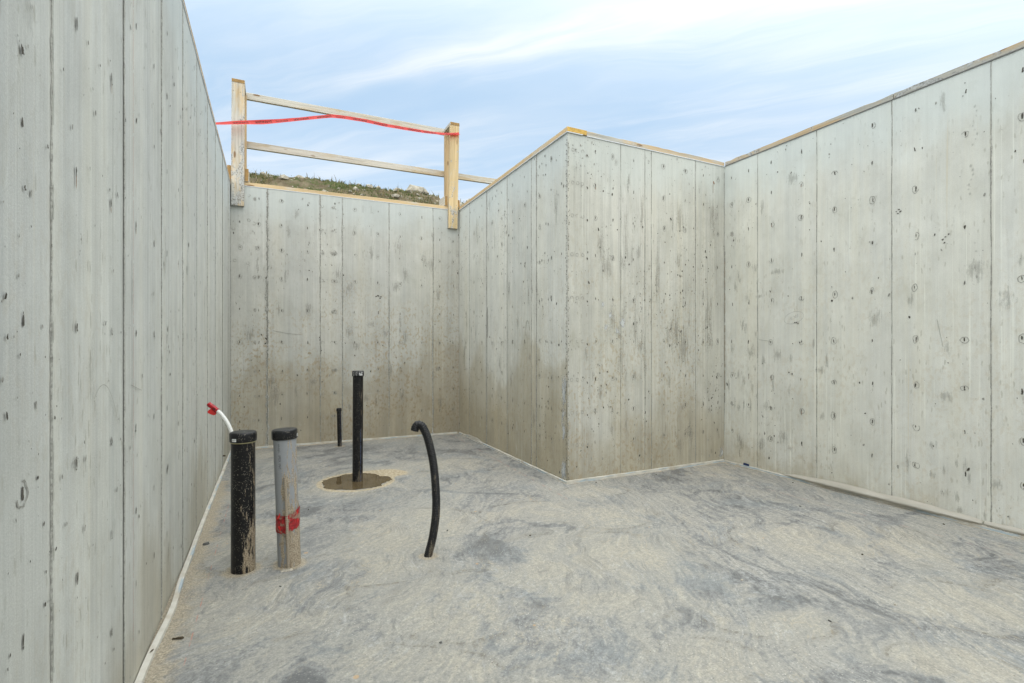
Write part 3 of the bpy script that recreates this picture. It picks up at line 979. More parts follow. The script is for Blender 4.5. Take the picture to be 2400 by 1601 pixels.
# ------------------------------------------------------------------ timber
def wood(name, fresh=(.56, .39, .19), grey=(.47, .46, .40), weather=.5, splash=.0, knots=1.0, dark=0.0):
    m, g, b = mat(name)
    P = g.attr('grain', 'Vector')
    P0 = P
    wv = g.noise(g.mul(P, (1.5, 4, 4)), 1.0, 3).outputs['Color']
    P = g.add(P, g.mul(g.add(wv, (-.5, -.5, -.5)), (0, .02, .02)))
    gr = g.noise(g.mul(P, (2.2, 95, 95)), 1.0, 5, .6).outputs[0]
    gr2 = g.noise(g.mul(P, (.9, 24, 24)), 1.0, 4, .6).outputs[0]
    col = g.mix(g.mr(gr2, .3, .7), fresh, tuple(c * .74 for c in fresh))
    col = g.mix(g.mr(gr, .50, .72, 0, .55), col, tuple(c * q for c, q in zip(fresh, (.55, .48, .40))))
    wn = g.noise(g.mul(P, (2.0, 9, 9)), 1.0, 6, .65).outputs[0]
    col = g.mix(g.mr(g.m('ADD', wn, weather - .5), .42, .60, 0, .9), col, g.mix(g.mr(gr, .4, .7), grey, tuple(c * .68 for c in grey)))
    if knots:
        vo = g.vor(g.mul(P0, (3.6, 13, 13)), 1.0)
        kd = g.m('ADD', vo.outputs['Distance'], g.m('MULTIPLY', g.m('SUBTRACT', gr2, .5), .06))
        km = g.m('MULTIPLY', g.mr(kd, .17, .10), g.m('GREATER_THAN', g._sep(vo.outputs['Color'])[0], .62))
        col = g.mix(g.m('MULTIPLY', km, .85 * knots), col, (.17, .085, .03))
    if splash:
        sn = g.noise(g.mul(P0, (7, 14, 14)), 1.0, 7, .7, .5).outputs[0]
        lx = g._sep(P0)[0]
        sm_ = g.mr(g.m('ADD', sn, g.mr(lx, .10, 1.3, .16 * splash, -.04)), .54, .62)
        col = g.mix(g.m('MULTIPLY', sm_, .85), col, g.mix(g.mr(g.noise(P0, 60, 4).outputs[0], .35, .6), (.17, .17, .16), (.45, .46, .45)))
    if dark:
        col = g.mix(dark, col, (.16, .09, .035))
    g.put(b.inputs['Base Color'], col)
    b.inputs['Roughness'].default_value = .82
    b.inputs['Specular IOR Level'].default_value = .22
    g.put(b.inputs['Normal'], g.bump(g.m('ADD', gr, g.m('MULTIPLY', gr2, .6)), .35, .003))
    return m


W_FRESH = wood('lumber_fresh', (.60, .45, .26), (.52, .48, .40), weather=.38)
W_PLATE = wood('lumber_plate', (.56, .42, .25), (.45, .43, .37), weather=.48)
W_WEATH = wood('lumber_weathered', (.53, .41, .26), (.40, .405, .37), weather=.50, splash=.10)
W_RAIL = wood('lumber_rail', (.54, .44, .29), (.55, .53, .47), weather=.58)
W_POSTL = wood('lumber_splashed', (.60, .47, .30), (.54, .53, .48), weather=.56, splash=.62)
W_POSTR = wood('lumber_post', (.63, .49, .28), (.58, .53, .43), weather=.34, splash=.2, knots=.6)
W_END = wood('lumber_end_grain', (.58, .375, .10), weather=.12, knots=0)
W_BRN = wood('lumber_brown_end', (.36, .225, .09), weather=.2, knots=0)


def board(name, p0, p1, across, thick, material, parent=None, chip=.0, endmat=None, bev=.0018, seed=0, nseg=None):
    """a board from p0 to p1 (centre line); across = width vector, thick = thickness vector"""
    p0, p1 = Vector(p0), Vector(p1)
    wv, tv = Vector(across), Vector(thick)
    L = (p1 - p0).length
    dv = (p1 - p0) / L
    w, t = wv.length, tv.length
    bm = bmesh.new()
    ly = bm.verts.layers.float_vector.new('grain')
    n = nseg or max(2, int(L / .06))
    rr = random.Random(seed * 13 + int(L * 1000))
    rows = []
    for i in range(n + 1):
        x = L * i / n
        row = []
        for (a, b_) in ((-.5, -.5), (.5, -.5), (.5, .5), (-.5, .5)):
            jw = chip * rr.random() ** 4 if (b_ > 0) else 0.0
            jt = .0006 * rr.uniform(-1, 1)
            row.append(bm.verts.new((x, a * w * (1 - 0), b_ * t - jw + jt)))
        rows.append(row)
    for a, b_ in zip(rows, rows[1:]):
        for k in range(4):
            k2 = (k + 1) % 4
            bm.faces.new((a[k], a[k2], b_[k2], b_[k]))
    e0 = bm.faces.new(tuple(reversed(rows[0])))
    e1 = bm.faces.new(tuple(rows[-1]))
    if endmat:
        e0.material_index = e1.material_index = 1
    bmesh.ops.recalc_face_normals(bm, faces=bm.faces)
    sharp = [e for e in bm.edges if len(e.link_faces) == 2 and e.calc_face_angle(0) > .6]
    bmesh.ops.bevel(bm, geom=sharp, offset=bev, segments=1, affect='EDGES')
    ox = seed * 3.37
    for v in bm.verts:
        v[ly] = Vector((v.co.x + 0 * ox, v.co.y + ox, v.co.z + ox * .5))
    M = Matrix((dv, wv.normalized(), tv.normalized())).transposed().to_4x4()
    M.translation = p0
    bm.transform(M)
    me = bpy.data.meshes.new(name)
    bm.to_mesh(me)
    bm.free()
    setmats(me, [material] + ([endmat] if endmat else []))
    me.update()
    return link(name, me, parent)


PZ = WH + .006                                 # underside of the plates, on the gasket
M_GASK = plain('foam_gasket', (.60, .62, .64), .7, .1, 60, .1)
M_GASKD = plain('foam_gasket_grey', (.17, .17, .165), .8, .2, 60, .1)


def plate(p0, p1, side, width, material, label, seed, chip=.0, endmat=None, gask=M_GASK, goff=.003, cat='sill plate'):
    """a timber plate lying on a wall top: p0-p1 is its inner lower edge, side the horizontal direction it spreads to"""
    p0, p1, side = Vector((*p0, PZ)), Vector((*p1, PZ)), Vector((*side, 0)).normalized()
    root = empty('sill_plate', (p0 + p1) / 2)
    tag(root, label, cat, 'sill plates on the wall tops')
    h = Vector((0, 0, .038))
    board('plate', p0 + side * width / 2 + h / 2, p1 + side * width / 2 + h / 2, side * width, h, material, root, chip, endmat, seed=seed)
    gm = MB()
    dv = (p1 - p0).normalized()
    n = max(2, int((p1 - p0).length / .05))
    prev = None
    for i in range(n + 1):
        q = p0.lerp(p1, i / n)
        o = goff + .002 * mnoise.noise(Vector((seed, i * .35, 0)))
        row = [gm.vert(q - side * o + Vector((0, 0, -.0058))), gm.vert(q - side * o + Vector((0, 0, -.0004))), gm.vert(q + side * width * .8 + Vector((0, 0, -.0004))), gm.vert(q + side * width * .8 + Vector((0, 0, -.0058)))]
        if prev:
            for k in range(4):
                k2 = (k + 1) % 4
                gm.face((prev[k], prev[k2], row[k2], row[k]))
        else:
            gm.face(row)
        prev = row
    gm.face(prev[::-1])
    link('gasket', gm.mesh('gasket', [gask]), root)
    return root


plate((LX + .002, 2.62), (LX + .002, 5.90), (-1, 0), .15, W_PLATE, 'thin timber plate edge along the far top of the left wall', 1, .004)
plate((LX + .003, -2.2), (LX + .003, 2.60), (-1, 0), .15, W_PLATE, 'timber plate edge along the near top of the left wall', 2, .004)
plate((LX + .002, 5.929), (BXx - .012, 5.879), (0, 1), .15, W_FRESH, 'clean yellow timber plate on the far wall under the guard rail', 3)
plate((BXx - .010, 5.86), (BXx - .010, 3.338), (1, 0), .184, W_FRESH, 'yellow timber plate climbing to the outer corner, its end grain showing', 4, .002, W_END)
plate((2.262, 3.346), (RX - .004, 3.356), (0, 1), .15, W_WEATH, 'cement-splashed grey timber plate on the wall between the two corners', 5, .006)
plate((RX - .003, 3.350), (RX - .003, 1.95), (1, 0), .15, W_WEATH, 'splashed timber plate on the right wall next to the inner corner', 6, .007, gask=M_GASKD)
plate((RX - .003, 1.945), (RX - .003, -2.4), (1, 0), .15, W_WEATH, 'splashed timber plate rising along the near top of the right wall', 7, .009, gask=M_GASKD)

# ------------------------------------------------------------------ guard rail
gr_ = empty('guard_rail', (.85, 5.95, PZ))
tag(gr_, 'timber guard rail with two posts and two rails over the far wall', 'guard rail')


def post(xb, xt, yf, yb, zb, zt, w, wb_x0, wb_x1, mf, mb_, seed, capmat, zbb):
    board('front_board', (xb, yf + .019, zb), (xt, yf + .019, zt), (w, 0, 0), (0, .038, 0), mf, gr_, .002, seed=seed)
    board('back_board', ((wb_x0 + wb_x1) / 2, yb + .019, zbb), ((wb_x0 + wb_x1) / 2, yb + .019, zt - .002), (wb_x1 - wb_x0, 0, 0), (0, .038, 0), mb_, gr_, .002, seed=seed + 1)
    board('cap', (xt + .001, yf - .002, zt + .020), (xt + .001, yb + .040, zt + .020), (w + .002, 0, 0), (0, 0, .038), W_RAIL, gr_, .002, capmat, seed=seed + 2)


post(-.332, -.326, 5.889, 6.131, 2.534, 3.805, .119, -.385, -.259, W_POSTL, W_FRESH, 21, W_BRN, 2.30)
post(1.992, 2.016, 5.843, 6.084, 2.524, 3.790, .116, 1.966, 2.10, W_POSTR, W_FRESH, 31, W_BRN, 2.30)
board('rail', (-.372, 6.189, 3.812), (2.16, 6.142, 3.816), (0, .0, .072), (0, .038, 0), W_RAIL, gr_, .003, seed=41)
board('rail', (-.372, 6.189, 3.280), (2.05, 6.143, 3.278), (0, .0, .072), (0, .038, 0), W_RAIL, gr_, .003, seed=42)
board('rail', (2.052, 6.143, 3.276), (3.6, 6.11, 3.275), (0, .0, .072), (0, .038, 0), W_RAIL, gr_, .003, seed=43)
bz = PZ + .039
board('block', (-.249, 5.912, bz + .068), (-.249, 6.128, bz + .068), (.036, 0, 0), (0, 0, .135), W_RAIL, gr_, 0, W_BRN, seed=44)
board('block', (-.410, 5.912, bz + .075), (-.410, 6.128, bz + .075), (.036, 0, 0), (0, 0, .148), W_RAIL, gr_, 0, W_BRN, seed=45)
board('block', (1.913, 5.870, bz + .060), (1.905, 6.08, bz + .060), (.036, 0, 0), (0, 0, .118), W_RAIL, gr_, 0, W_BRN, seed=46)
board('block', (2.072, 5.870, bz + .045), (2.072, 6.08, bz + .045), (.036, 0, 0), (0, 0, .089), W_RAIL, gr_, 0, W_BRN, seed=47)

M_NAIL = plain('nail_steel', (.10, .095, .09), .5, .2, 60, 0, .5)
for (x, y, zs) in ((-.332, 5.889, (2.60, 2.72, 3.40, 3.72)), (1.998, 5.843, (2.58, 2.70, 3.35, 3.70))):
    for i, z in enumerate(zs):
        for dx in (-.035, .03):
            mb = MB()
            q = (x + dx + .004 * math.sin(z * 40), y - .0012, z + .01 * math.sin(x * 30 + dx * 90))
            c_ = mb.vert((0, -.0014, 0))
            ids = [mb.vert((.0042 * math.cos(k * 1.047), 0, .0042 * math.sin(k * 1.047))) for k in range(6)]
            for k in range(6):
                mb.face((c_, ids[k], ids[(k + 1) % 6]))
            o = link('nail_head', mb.mesh('nail_head', [M_NAIL]), gr_, Vector(q) - Vector(gr_.location))
# ------------------------------------------------------------------ danger tape
TP = [(-1.4, 3.12, .03), (-.9, 3.22, .03), (-.512, 3.308, .020), (-.313, 3.357, .034), (-.1, 3.404, .047), (.081, 3.452, .037), (.246, 3.500, .032), (.502, 3.578, .032), (.634, 3.606, .036),
      (.907, 3.618, .036), (1.143, 3.612, .036), (1.388, 3.614, .032), (1.643, 3.622, .030), (1.8, 3.633, .024), (1.93, 3.660, .022), (2.07, 3.690, .026)]
tpath = resample(catmull([(x, 5.80 if x < 1.9 else 5.826, z) for x, z, w in TP], 10), .012)
TWX = [q[0] for q in TP]
TWW = [q[2] for q in TP]


def tape_frame(s_, tot, flip=1):
    i = min(max(s_ / tot * (len(tpath) - 1), 0), len(tpath) - 1.001)
    a = int(i)
    p = tpath[a].lerp(tpath[a + 1], i - a)
    t = (tpath[a + 1] - tpath[a]).normalized()
    wdt = float(np.interp(p.x, TWX, TWW))
    full = .052
    sa = -(math.acos(min(1, wdt / full / 1.113)) - .455)
    up = (Vector((0, 0, 1)) - t * t.z).normalized()
    out = t.cross(up)
    wd = (up * math.cos(sa) + out * math.sin(sa))
    return p, t, wd, wd.cross(t).normalized(), full


tot = sum((b - a).length for a, b in zip(tpath, tpath[1:]))
mb = MB()
prev = None
nT = len(tpath) * 2
for i in range(nT + 1):
    s_ = tot * i / nT
    p, t, wd, nrm, full = tape_frame(s_, tot)
    row = []
    for k in range(7):
        q = (k / 6 - .5)
        row.append(mb.vert(p + wd * q * full + nrm * (.004 * math.cos(q * 6) + .0015 * mnoise.noise(Vector((s_ * 9, q * 3, 1))))))
    if prev:
        for k in range(6):
            mb.face((prev[k], row[k], row[k + 1], prev[k + 1]))
    prev = row
m_, g, b = mat('red_film')
nz = g.noise(g.obj(), 14, 4).outputs[0]
g.put(b.inputs['Base Color'], g.mix(g.mr(nz, .3, .7), (.55, .022, .022), (.66, .05, .045)))
b.inputs['Roughness'].default_value = .32
tr = g.n('ShaderNodeBsdfTranslucent')
tr.inputs['Color'].default_value = (.95, .10, .08, 1)
mx = g.n('ShaderNodeMixShader')
mx.inputs[0].default_value = .45
m_.node_tree.links.new(b.outputs[0], mx.inputs[1])
m_.node_tree.links.new(tr.outputs[0], mx.inputs[2])
m_.node_tree.links.new(mx.outputs[0], m_.node_tree.nodes['Material Output'].inputs['Surface'])
M_RED = m_
M_INK = plain('black_ink', (.022, .016, .016), .5, .2, 40, 0)
tape = link('danger_tape', mb.mesh('danger_tape', [M_RED], True))
shift_origin(tape, (.6, 5.80, 3.55))
tag(tape, 'red plastic danger tape strung across the guard rail posts', 'danger tape')


def text_mesh(body, size, space=1.0):
    cu = bpy.data.curves.new('lettering', 'FONT')
    cu.body = body
    cu.size = size
    cu.space_character = space
    cu.resolution_u = 2
    cu.fill_mode = 'FRONT'
    o = bpy.data.objects.new('lettering_source', cu)
    COL.objects.link(o)
    bpy.context.view_layer.update()
    dg = bpy.context.evaluated_depsgraph_get()
    me = bpy.data.meshes.new_from_object(o.evaluated_get(dg))
    bpy.data.objects.remove(o)
    bpy.data.curves.remove(cu)
    return me


lt = MB()
for word, s0, sz in (('DANGER', 1.22, .052), ('FASTENAL', 1.43, .034), ('DANGER', 1.60, .050), ('FASTENAL', 1.72, .018), ('DANGER', 1.84, .050), ('FASTENAL', 2.05, .030), ('DANGER', 2.22, .050), ('FASTENAL', 2.33, .018), ('DANGER', 2.45, .050),
                     ('FASTENAL', 2.70, .030), ('DANGER', 2.84, .050), ('DANGER', 3.03, .050), ('DANGER', 3.30, .046), ('DANGER', 1.02, .046)):
    t_ = text_mesh(word, sz, .95)
    if not len(t_.vertices):
        continue
    co = np.array([v.co for v in t_.vertices])
    wid = co[:, 0].max()
    s1 = s0 + wid                              # printed upside-down: runs right to left
    base = len(lt.v)
    for x, y, z in co:
        p, t, wd, nrm, full = tape_frame(min(max(s1 - x * .8, 0), tot), tot)
        q = -(y / sz * .9 - .36) * (sz / .052) * .72
        q = max(-.47, min(.47, q))
        lt.vert(p + wd * q * full + nrm * (.004 * math.cos(q * 6) - .0024))
    for f_ in t_.polygons:
        lt.face([base + i for i in f_.vertices])
    # the same print shows on the film's other side
    bpy.data.meshes.remove(t_)
lme = lt.mesh('lettering', [M_INK])
lo = bpy.data.objects.new('lettering', lme)
COL.objects.link(lo)
lo.parent = tape
lo.location = -Vector(tape.location)


# ------------------------------------------------------------------ pipes
def plastic(name, base, dust=.5, mud=.6, rough=.38, mudside=(1, -.3), mudtop=.45, speck=1.0, dustcol=(.50, .45, .37), stripe=None, bias=0.0):
    m, g, b = mat(name)
    P = g.obj()
    ox, oy, oz = g._sep(P)
    n1 = g.noise(P, 14, 5, .6).outputs[0]
    vo = g.vor(g.mul(P, (1, 1, .7)), 210)
    dots = g.m('MULTIPLY', g.m('LESS_THAN', vo.outputs['Distance'], .24), g.m('GREATER_THAN', g._sep(vo.outputs['Color'])[0], 1 - .13 * speck))
    vo2 = g.vor(g.mul(P, (1, 1, .6)), 330)
    dots2 = g.m('MULTIPLY', g.m('LESS_THAN', vo2.outputs['Distance'], .4), g.m('GREATER_THAN', g._sep(vo2.outputs['Color'])[0], 1 - .15 * speck))
    side = g.m('ADD', g.m('MULTIPLY', ox, mudside[0]), g.m('MULTIPLY', oy, mudside[1]))
    sd_ = g.mr(side, -.045, .05)
    dm = g.m('MULTIPLY', g.m('MAXIMUM', g.m('MULTIPLY', dots, .8), g.m('MULTIPLY', dots2, .5)), g.mr(g.m('ADD', n1, g.m('MULTIPLY', sd_, .2)), .42, .62))
    col = g.mix(g.m('MULTIPLY', dm, dust), base, dustcol)
    st_ = g.noise(g.mul(P, (75, 75, 12)), 1.0, 6, .72).outputs[0]
    st2_ = g.noise(g.mul(P, (20, 20, 5)), 1.0, 4, .6).outputs[0]
    mm = g.m('ADD', g.m('SUBTRACT', g.m('MULTIPLY', st_, .95), .175), g.m('MULTIPLY', st2_, .5))
    mm = g.m('ADD', mm, g.m('MULTIPLY', g.m('SUBTRACT', sd_, .5), .24))
    mm = g.m('ADD', mm, g.mr(oz, 0, mudtop, .02 + bias, -.13 + bias, False))
    mmask = g.m('MULTIPLY', g.mr(mm, .60, .68), mud)
    col = g.mix(mmask, col, g.mix(g.mr(g.noise(P, 160, 3).outputs[0], .35, .65), (.24, .185, .12), (.42, .355, .26)))
    if stripe:
        ang_ = g.m('ABSOLUTE', g.m('SUBTRACT', g.m('ADD', g.m('MULTIPLY', ox, stripe[0]), g.m('MULTIPLY', oy, stripe[1])), stripe[2]))
        sl = g.m('MULTIPLY', g.m('LESS_THAN', ang_, .0016), g.m('LESS_THAN', oz, stripe[3]))
        sl = g.m('MULTIPLY', sl, g.mr(g.noise(P, 60, 3).outputs[0], .4, .5))
        col = g.mix(g.m('MULTIPLY', sl, .7), col, (.10, .14, .26))
    g.put(b.inputs['Base Color'], col)
    g.put(b.inputs['Roughness'], g.mr(g.m('MAXIMUM', mmask, dm), 0, .7, rough, .9))
    b.inputs['Specular IOR Level'].default_value = .30
    g.put(b.inputs['Normal'], g.bump(g.m('ADD', st_, g.m('MULTIPLY', mmask, 1.5)), .25, .002))
    return m


P_BLACK = plastic('black_pipe_plastic', (.006, .0062, .0072), .75, .85, .30)
P_CAP = plastic('black_cap_plastic', (.010, .0105, .012), .7, 0, .36)
P_GREY = plastic('grey_pipe_plastic', (.262, .275, .288), .35, .9, .42, (.75, -.75), .56, .6, bias=.075)
P_TALL = plastic('black_vent_plastic', (.006, .006, .007), .5, .25, .34, (.3, -1), .10, .8, (.5, .48, .44), (.93, .37, .004, .42))
P_WHITEPAINT = decal_mat('white_paint', (.62, .63, .63), .95, (45, 45, 45))
M_LABEL = plain('white_label', (.72, .73, .72), .5, .06, 90, 0)
M_GLUE = plain('dried_cement_glue', (.33, .30, .16), .4, .2, 90, .1)
M_MORT = plain('mortar_crumb', (.40, .37, .31), .95, .3, 140, .8)


def pipe(name, loc, r, h, lean, m, label, group=None, cap=None, capm=None, flat=False, wall=.005):
    root = empty(name, loc)
    tag(root, label, 'pipe', group)
    ax = Vector((lean[0], lean[1], 1)).normalized()
    R_ = Vector((0, 0, 1)).rotation_difference(ax).to_matrix()
    mb = MB()
    lathe(mb, [(r * 1.004, -.03), (r * 1.004, .004)] + [(r, z) for z in np.linspace(.006, h - .004, 40)] + [(r - .002, h)], 56, 0, R_)
    body = link('pipe_body', mb.mesh('pipe_body', [m], True), root, (0, 0, 0))
    if cap:
        rc, z0, z1 = cap
        mb = MB()
        lathe(mb, [(r + .0008, z0 + .006), (rc - .002, z0), (rc, z0 + .003), (rc, z1 - .008), (rc - .002, z1 - .003), (rc - .006, z1), (rc * .55, z1 - .0008), (.004, z1 - .001)], 56, 0, R_)
        link('cap', mb.mesh('cap', [capm or P_CAP], True), root, (0, 0, 0))
    # mortar crumbs where the slab meets the pipe
    mb = MB()
    rg = np.random.default_rng(int(r * 1e5))
    for i in range(70):
        a = rg.uniform(0, 6.28)
        q = r + rg.uniform(-.001, .006)
        c_ = Vector((q * math.cos(a), q * math.sin(a), 0))
        sz_ = rg.uniform(.001, 0.0016)
        top = mb.vert(c_ + Vector((0, 0, sz_)))
        ring_ = [mb.vert(c_ + Vector((sz_ * 1.3 * rg.uniform(.6, 1.3) * math.cos(k * 1.257), sz_ * 1.3 * rg.uniform(.6, 1.3) * math.sin(k * 1.257), -.001))) for k in range(5)]
        for k in range(5):
            mb.face((top, ring_[k], ring_[(k + 1) % 5]))
    link('mortar_collar', mb.mesh('mortar_collar', [M_MORT], False), root, (0, 0, 0))
    return root, R_


def arc_patch(mb, R_, r, a0, a1, z0, z1, mi=0, n=14, edge=None):
    prev = None
    for i in range(n + 1):
        a = a0 + (a1 - a0) * i / n
        row = [mb.vert(R_ @ Vector((r * math.cos(a), r * math.sin(a), z)), 1.0 if edge is None else edge) for z in (z0, z1)]
        if prev:
            mb.face((prev[0], row[0], row[1], prev[1]), mi)
        prev = row


p1, R1 = pipe('capped_pipe', (-.130, 2.735, 0), .0528, .63, (.0, 0), P_BLACK, 'thick glossy black capped pipe streaked with tan mud', 'capped stub pipes', (.0592, .621, .667))
# glue bead, cap label
mb = MB()
lathe(mb, [(.0530, .6195), (.0556, .6165), (.0570, .6185), (.0556, .6215)], 56, 0, R1, cap=False, wob=.01)
link('glue_bead', mb.mesh('glue_bead', [M_GLUE], True), p1, (0, 0, 0))
to_cam = math.atan2(-2.735, .130)
mb = MB()
arc_patch(mb, R1, .0596, to_cam - .90, to_cam - .52, .6275, .641)
for k in range(9):
    a = to_cam - .86 + k * .036
    arc_patch(mb, R1, .0599, a, a + .016, .630 + .002 * (k % 3), .636 + .002 * (k % 2), 1, 2)
link('label', mb.mesh('label', [M_LABEL, M_INK]), p1, (0, 0, 0))
# dab of white paint on the caps
mb = MB()
c_ = mb.vert((.004, .0, .6676), 1.0)
ids = [mb.vert((.004 + .010 * math.cos(k * .6283), .009 * math.sin(k * .6283), .6676), .1) for k in range(10)]
for k in range(10):
    mb.face((c_, ids[k], ids[(k + 1) % 10]))
link('paint_dab', mb.mesh('paint_dab', [P_WHITEPAINT]), p1, (0, 0, 0))

p2, R2 = pipe('capped_pipe', (.0735, 2.712, 0), .0526, .64, (-.034, .012), P_GREY, 'leaning grey pipe with a black cap and a red tape wrap', 'capped stub pipes', (.0592, .622, .669))
tc2 = math.atan2(-2.712, -.0735)
mb = MB()
arc_patch(mb, R2, .0596, tc2 + 1.18, tc2 + 1.50, .632, .644)
for k in range(6):
    a = tc2 + 1.21 + k * .045
    arc_patch(mb, R2, .0599, a, a + .02, .634 + .002 * (k % 3), .641, 1, 2)
link('label', mb.mesh('label', [M_LABEL, M_INK]), p2, (0, 0, 0))
t_ = text_mesh('onopl.. IPEX INC.', .0165, 1.15)
lt = MB()
for v in t_.vertices:                          # reads downwards along the pipe
    x, y = v.co.x, v.co.y
    a = tc2 - .62 + y / .0530
    q = R2 @ Vector((.0531 * math.cos(a), .0531 * math.sin(a), .605 - x * .92))
    lt.vert(q)
for f_ in t_.polygons:
    lt.face(list(f_.vertices))
bpy.data.meshes.remove(t_)
link('lettering', lt.mesh('lettering', [plain('pipe_ink', (.05, .055, .07), .6, .2, 60, 0)]), p2, (0, 0, 0))

p3, R3 = pipe('vent_pipe', (.611, 4.145, 0), .0405, .86, (.004, 0), P_TALL, 'tall thin black pipe standing in the puddle', 'slim black pipes', (.0462, .838, .882), P_CAP)
tc3 = math.atan2(-4.145, -.611)
mb = MB()
arc_patch(mb, R3, .0466, tc3 - 1.0, tc3 - .1, .846, .876, edge=.62)
arc_patch(mb, R3, .0467, tc3 + .15, tc3 + 1.0, .846, .876, edge=.66)
link('paint_splash', mb.mesh('paint_splash', [P_WHITEPAINT]), p3, (0, 0, 0))
p4, R4 = pipe('vent_pipe', (.648, 5.655, 0), .0225, .39, (-.02, 0), P_TALL, 'short thin black pipe close to the far wall', 'slim black pipes', (.0275, .378, .412), P_CAP)

# rebar stake strapped to the grey pipe
reb = empty('rebar_stake', (.066, 2.633, 0))
tag(reb, 'muddy ribbed steel stake strapped to the front of the grey pipe', 'rebar stake')
mb = MB()
path = resample(catmull([(.0665, 2.644, -.02), (.063, 2.646, .15), (.058, 2.652, .30), (.0515, 2.655, .444)], 10), .0024)
sweep(mb, [p - Vector(reb.location) for p in path], lambda i, s_, a: .0062 + .0010 * (1 if (i % 4) < 2 else 0) * (1 if abs(math.sin(a)) > .25 else 0), 12)
M_REB = plastic('muddy_steel', (.30, .255, .195), .8, .6, .8, (0, -1), .6, 1.2)
link('bar', mb.mesh('bar', [M_REB], False), reb, (0, 0, 0))
mb = MB()
rg = np.random.default_rng(3)
for i in range(26):
    c_ = Vector((rg.uniform(-.030, .016), rg.uniform(-.008, .012), .002))
    s_ = rg.uniform(.003, .008)
    top = mb.vert(c_ + Vector((0, 0, s_)))
    ring_ = [mb.vert(c_ + Vector((s_ * 1.4 * math.cos(k * 1.047), s_ * math.sin(k * 1.047), -.003))) for k in range(6)]
    for k in range(6):
        mb.face((top, ring_[k], ring_[(k + 1) % 6]))
link('mortar_lump', mb.mesh('mortar_lump', [M_MORT]), reb, (0, 0, 0))

# red tape wrapped round pipe and stake
m_, g, b = mat('red_wrap_film')
n1 = g.noise(g.obj(), 55, 5, .65, 1.0).outputs[0]
n2 = g.noise(g.obj(), 30, 5, .65, .5).outputs[0]
col = g.mix(g.mr(n1, .35, .65), (.19, .009, .012), (.40, .018, .022))
col = g.mix(g.mr(n2, .49, .60, 0, .8), col, (.27, .215, .155))
g.put(b.inputs['Base Color'], col)
b.inputs['Roughness'].default_value = .38
g.put(b.inputs['Normal'], g.bump(n1, .8, .006))
M_WRAP = m_
wrap = empty('tape_wrap', (.066, 2.712, .225))
tag(wrap, 'crumpled muddy red tape wound round the grey pipe and its steel stake', 'tape')
mb = MB()
rows = []
for j in range(9):
    row = []
    for k in range(72):
        a = 2 * math.pi * k / 72
        dirv = Vector((math.cos(a), math.sin(a), 0))
        r_ = .0545 + .0022 * mnoise.noise(Vector((math.cos(a) * 7, math.sin(a) * 7, j * .8)))
        da = (a - math.atan2(-.062, -.006) + math.pi) % (2 * math.pi) - math.pi
        r_ += .015 * math.exp(-(da / .17) ** 2)
        slope = .012 * math.cos(a - .6)
        e = .010 * mnoise.noise(Vector((math.cos(a) * 9, math.sin(a) * 9, 31 if j < 4 else 77)))
        z = -.042 + .084 * j / 8 + slope + (e if j in (0, 8) else 0)
        if j == 8 and da > .7 and da < 1.5:
            z += .014 * (1 - abs(da - 1.15) / .45)
        row.append(mb.vert((dirv.x * r_, dirv.y * r_, z)))
    rows.append(row)
for j in range(8):
    for k in range(72):
        k2 = (k + 1) % 72
        mb.face((rows[j][k], rows[j][k2], rows[j + 1][k2], rows[j + 1][k]))
link('wound_tape', mb.mesh('wound_tape', [M_WRAP], False), wrap, (0, 0, 0))
mb = MB()
for (a0, z0, l_, dz) in ((to_cam - .75, .035, .03, -.02), (to_cam - .7, -.03, .022, .012), (to_cam + .72, .03, .018, .02), (to_cam + .78, -.005, .016, .006)):
    q0 = Vector((.056 * math.cos(a0), .056 * math.sin(a0), z0))
    tdir = Vector((-math.sin(a0), math.cos(a0), 0)) * (1 if a0 > to_cam else -1) * .4 + Vector((math.cos(a0), math.sin(a0), 0)) * .3
    mb = MB()
    v0, v1 = mb.vert(q0 + Vector((0, 0, .012))), mb.vert(q0 - Vector((0, 0, .012)))
    v2 = mb.vert(q0 + tdir * l_ + Vector((0, 0, dz)))
    mb.face((v0, v1, v2))
    link('loose_end', mb.mesh('loose_end', [M_RED]), wrap, (0, 0, 0))

# corrugated black hose
hz_pts = [(.714, 2.507, -.03), (.719, 2.505, 0), (.742, 2.494, .103), (.756, 2.487, .228), (.754, 2.488, .358), (.742, 2.494, .488), (.719, 2.505, .600), (.698, 2.514, .656), (.685, 2.520, .672), (.671, 2.526, .675), (.661, 2.530, .664), (.656, 2.532, .645)]
hp = resample(catmull(hz_pts, 16), .0016)
hose = empty('corrugated_hose', (.719, 2.505, 0))
tag(hose, 'ribbed black flexible hose curving up out of the floor', 'hose')
mb = MB()
hl = [p - Vector(hose.location) for p in hp]
rows = sweep(mb, hl, lambda i, s_, a: 0.0206 + .0011 * math.cos(2 * math.pi * s_ / .0085), 28, 0, False)
mb.face(tuple(reversed(rows[0])))
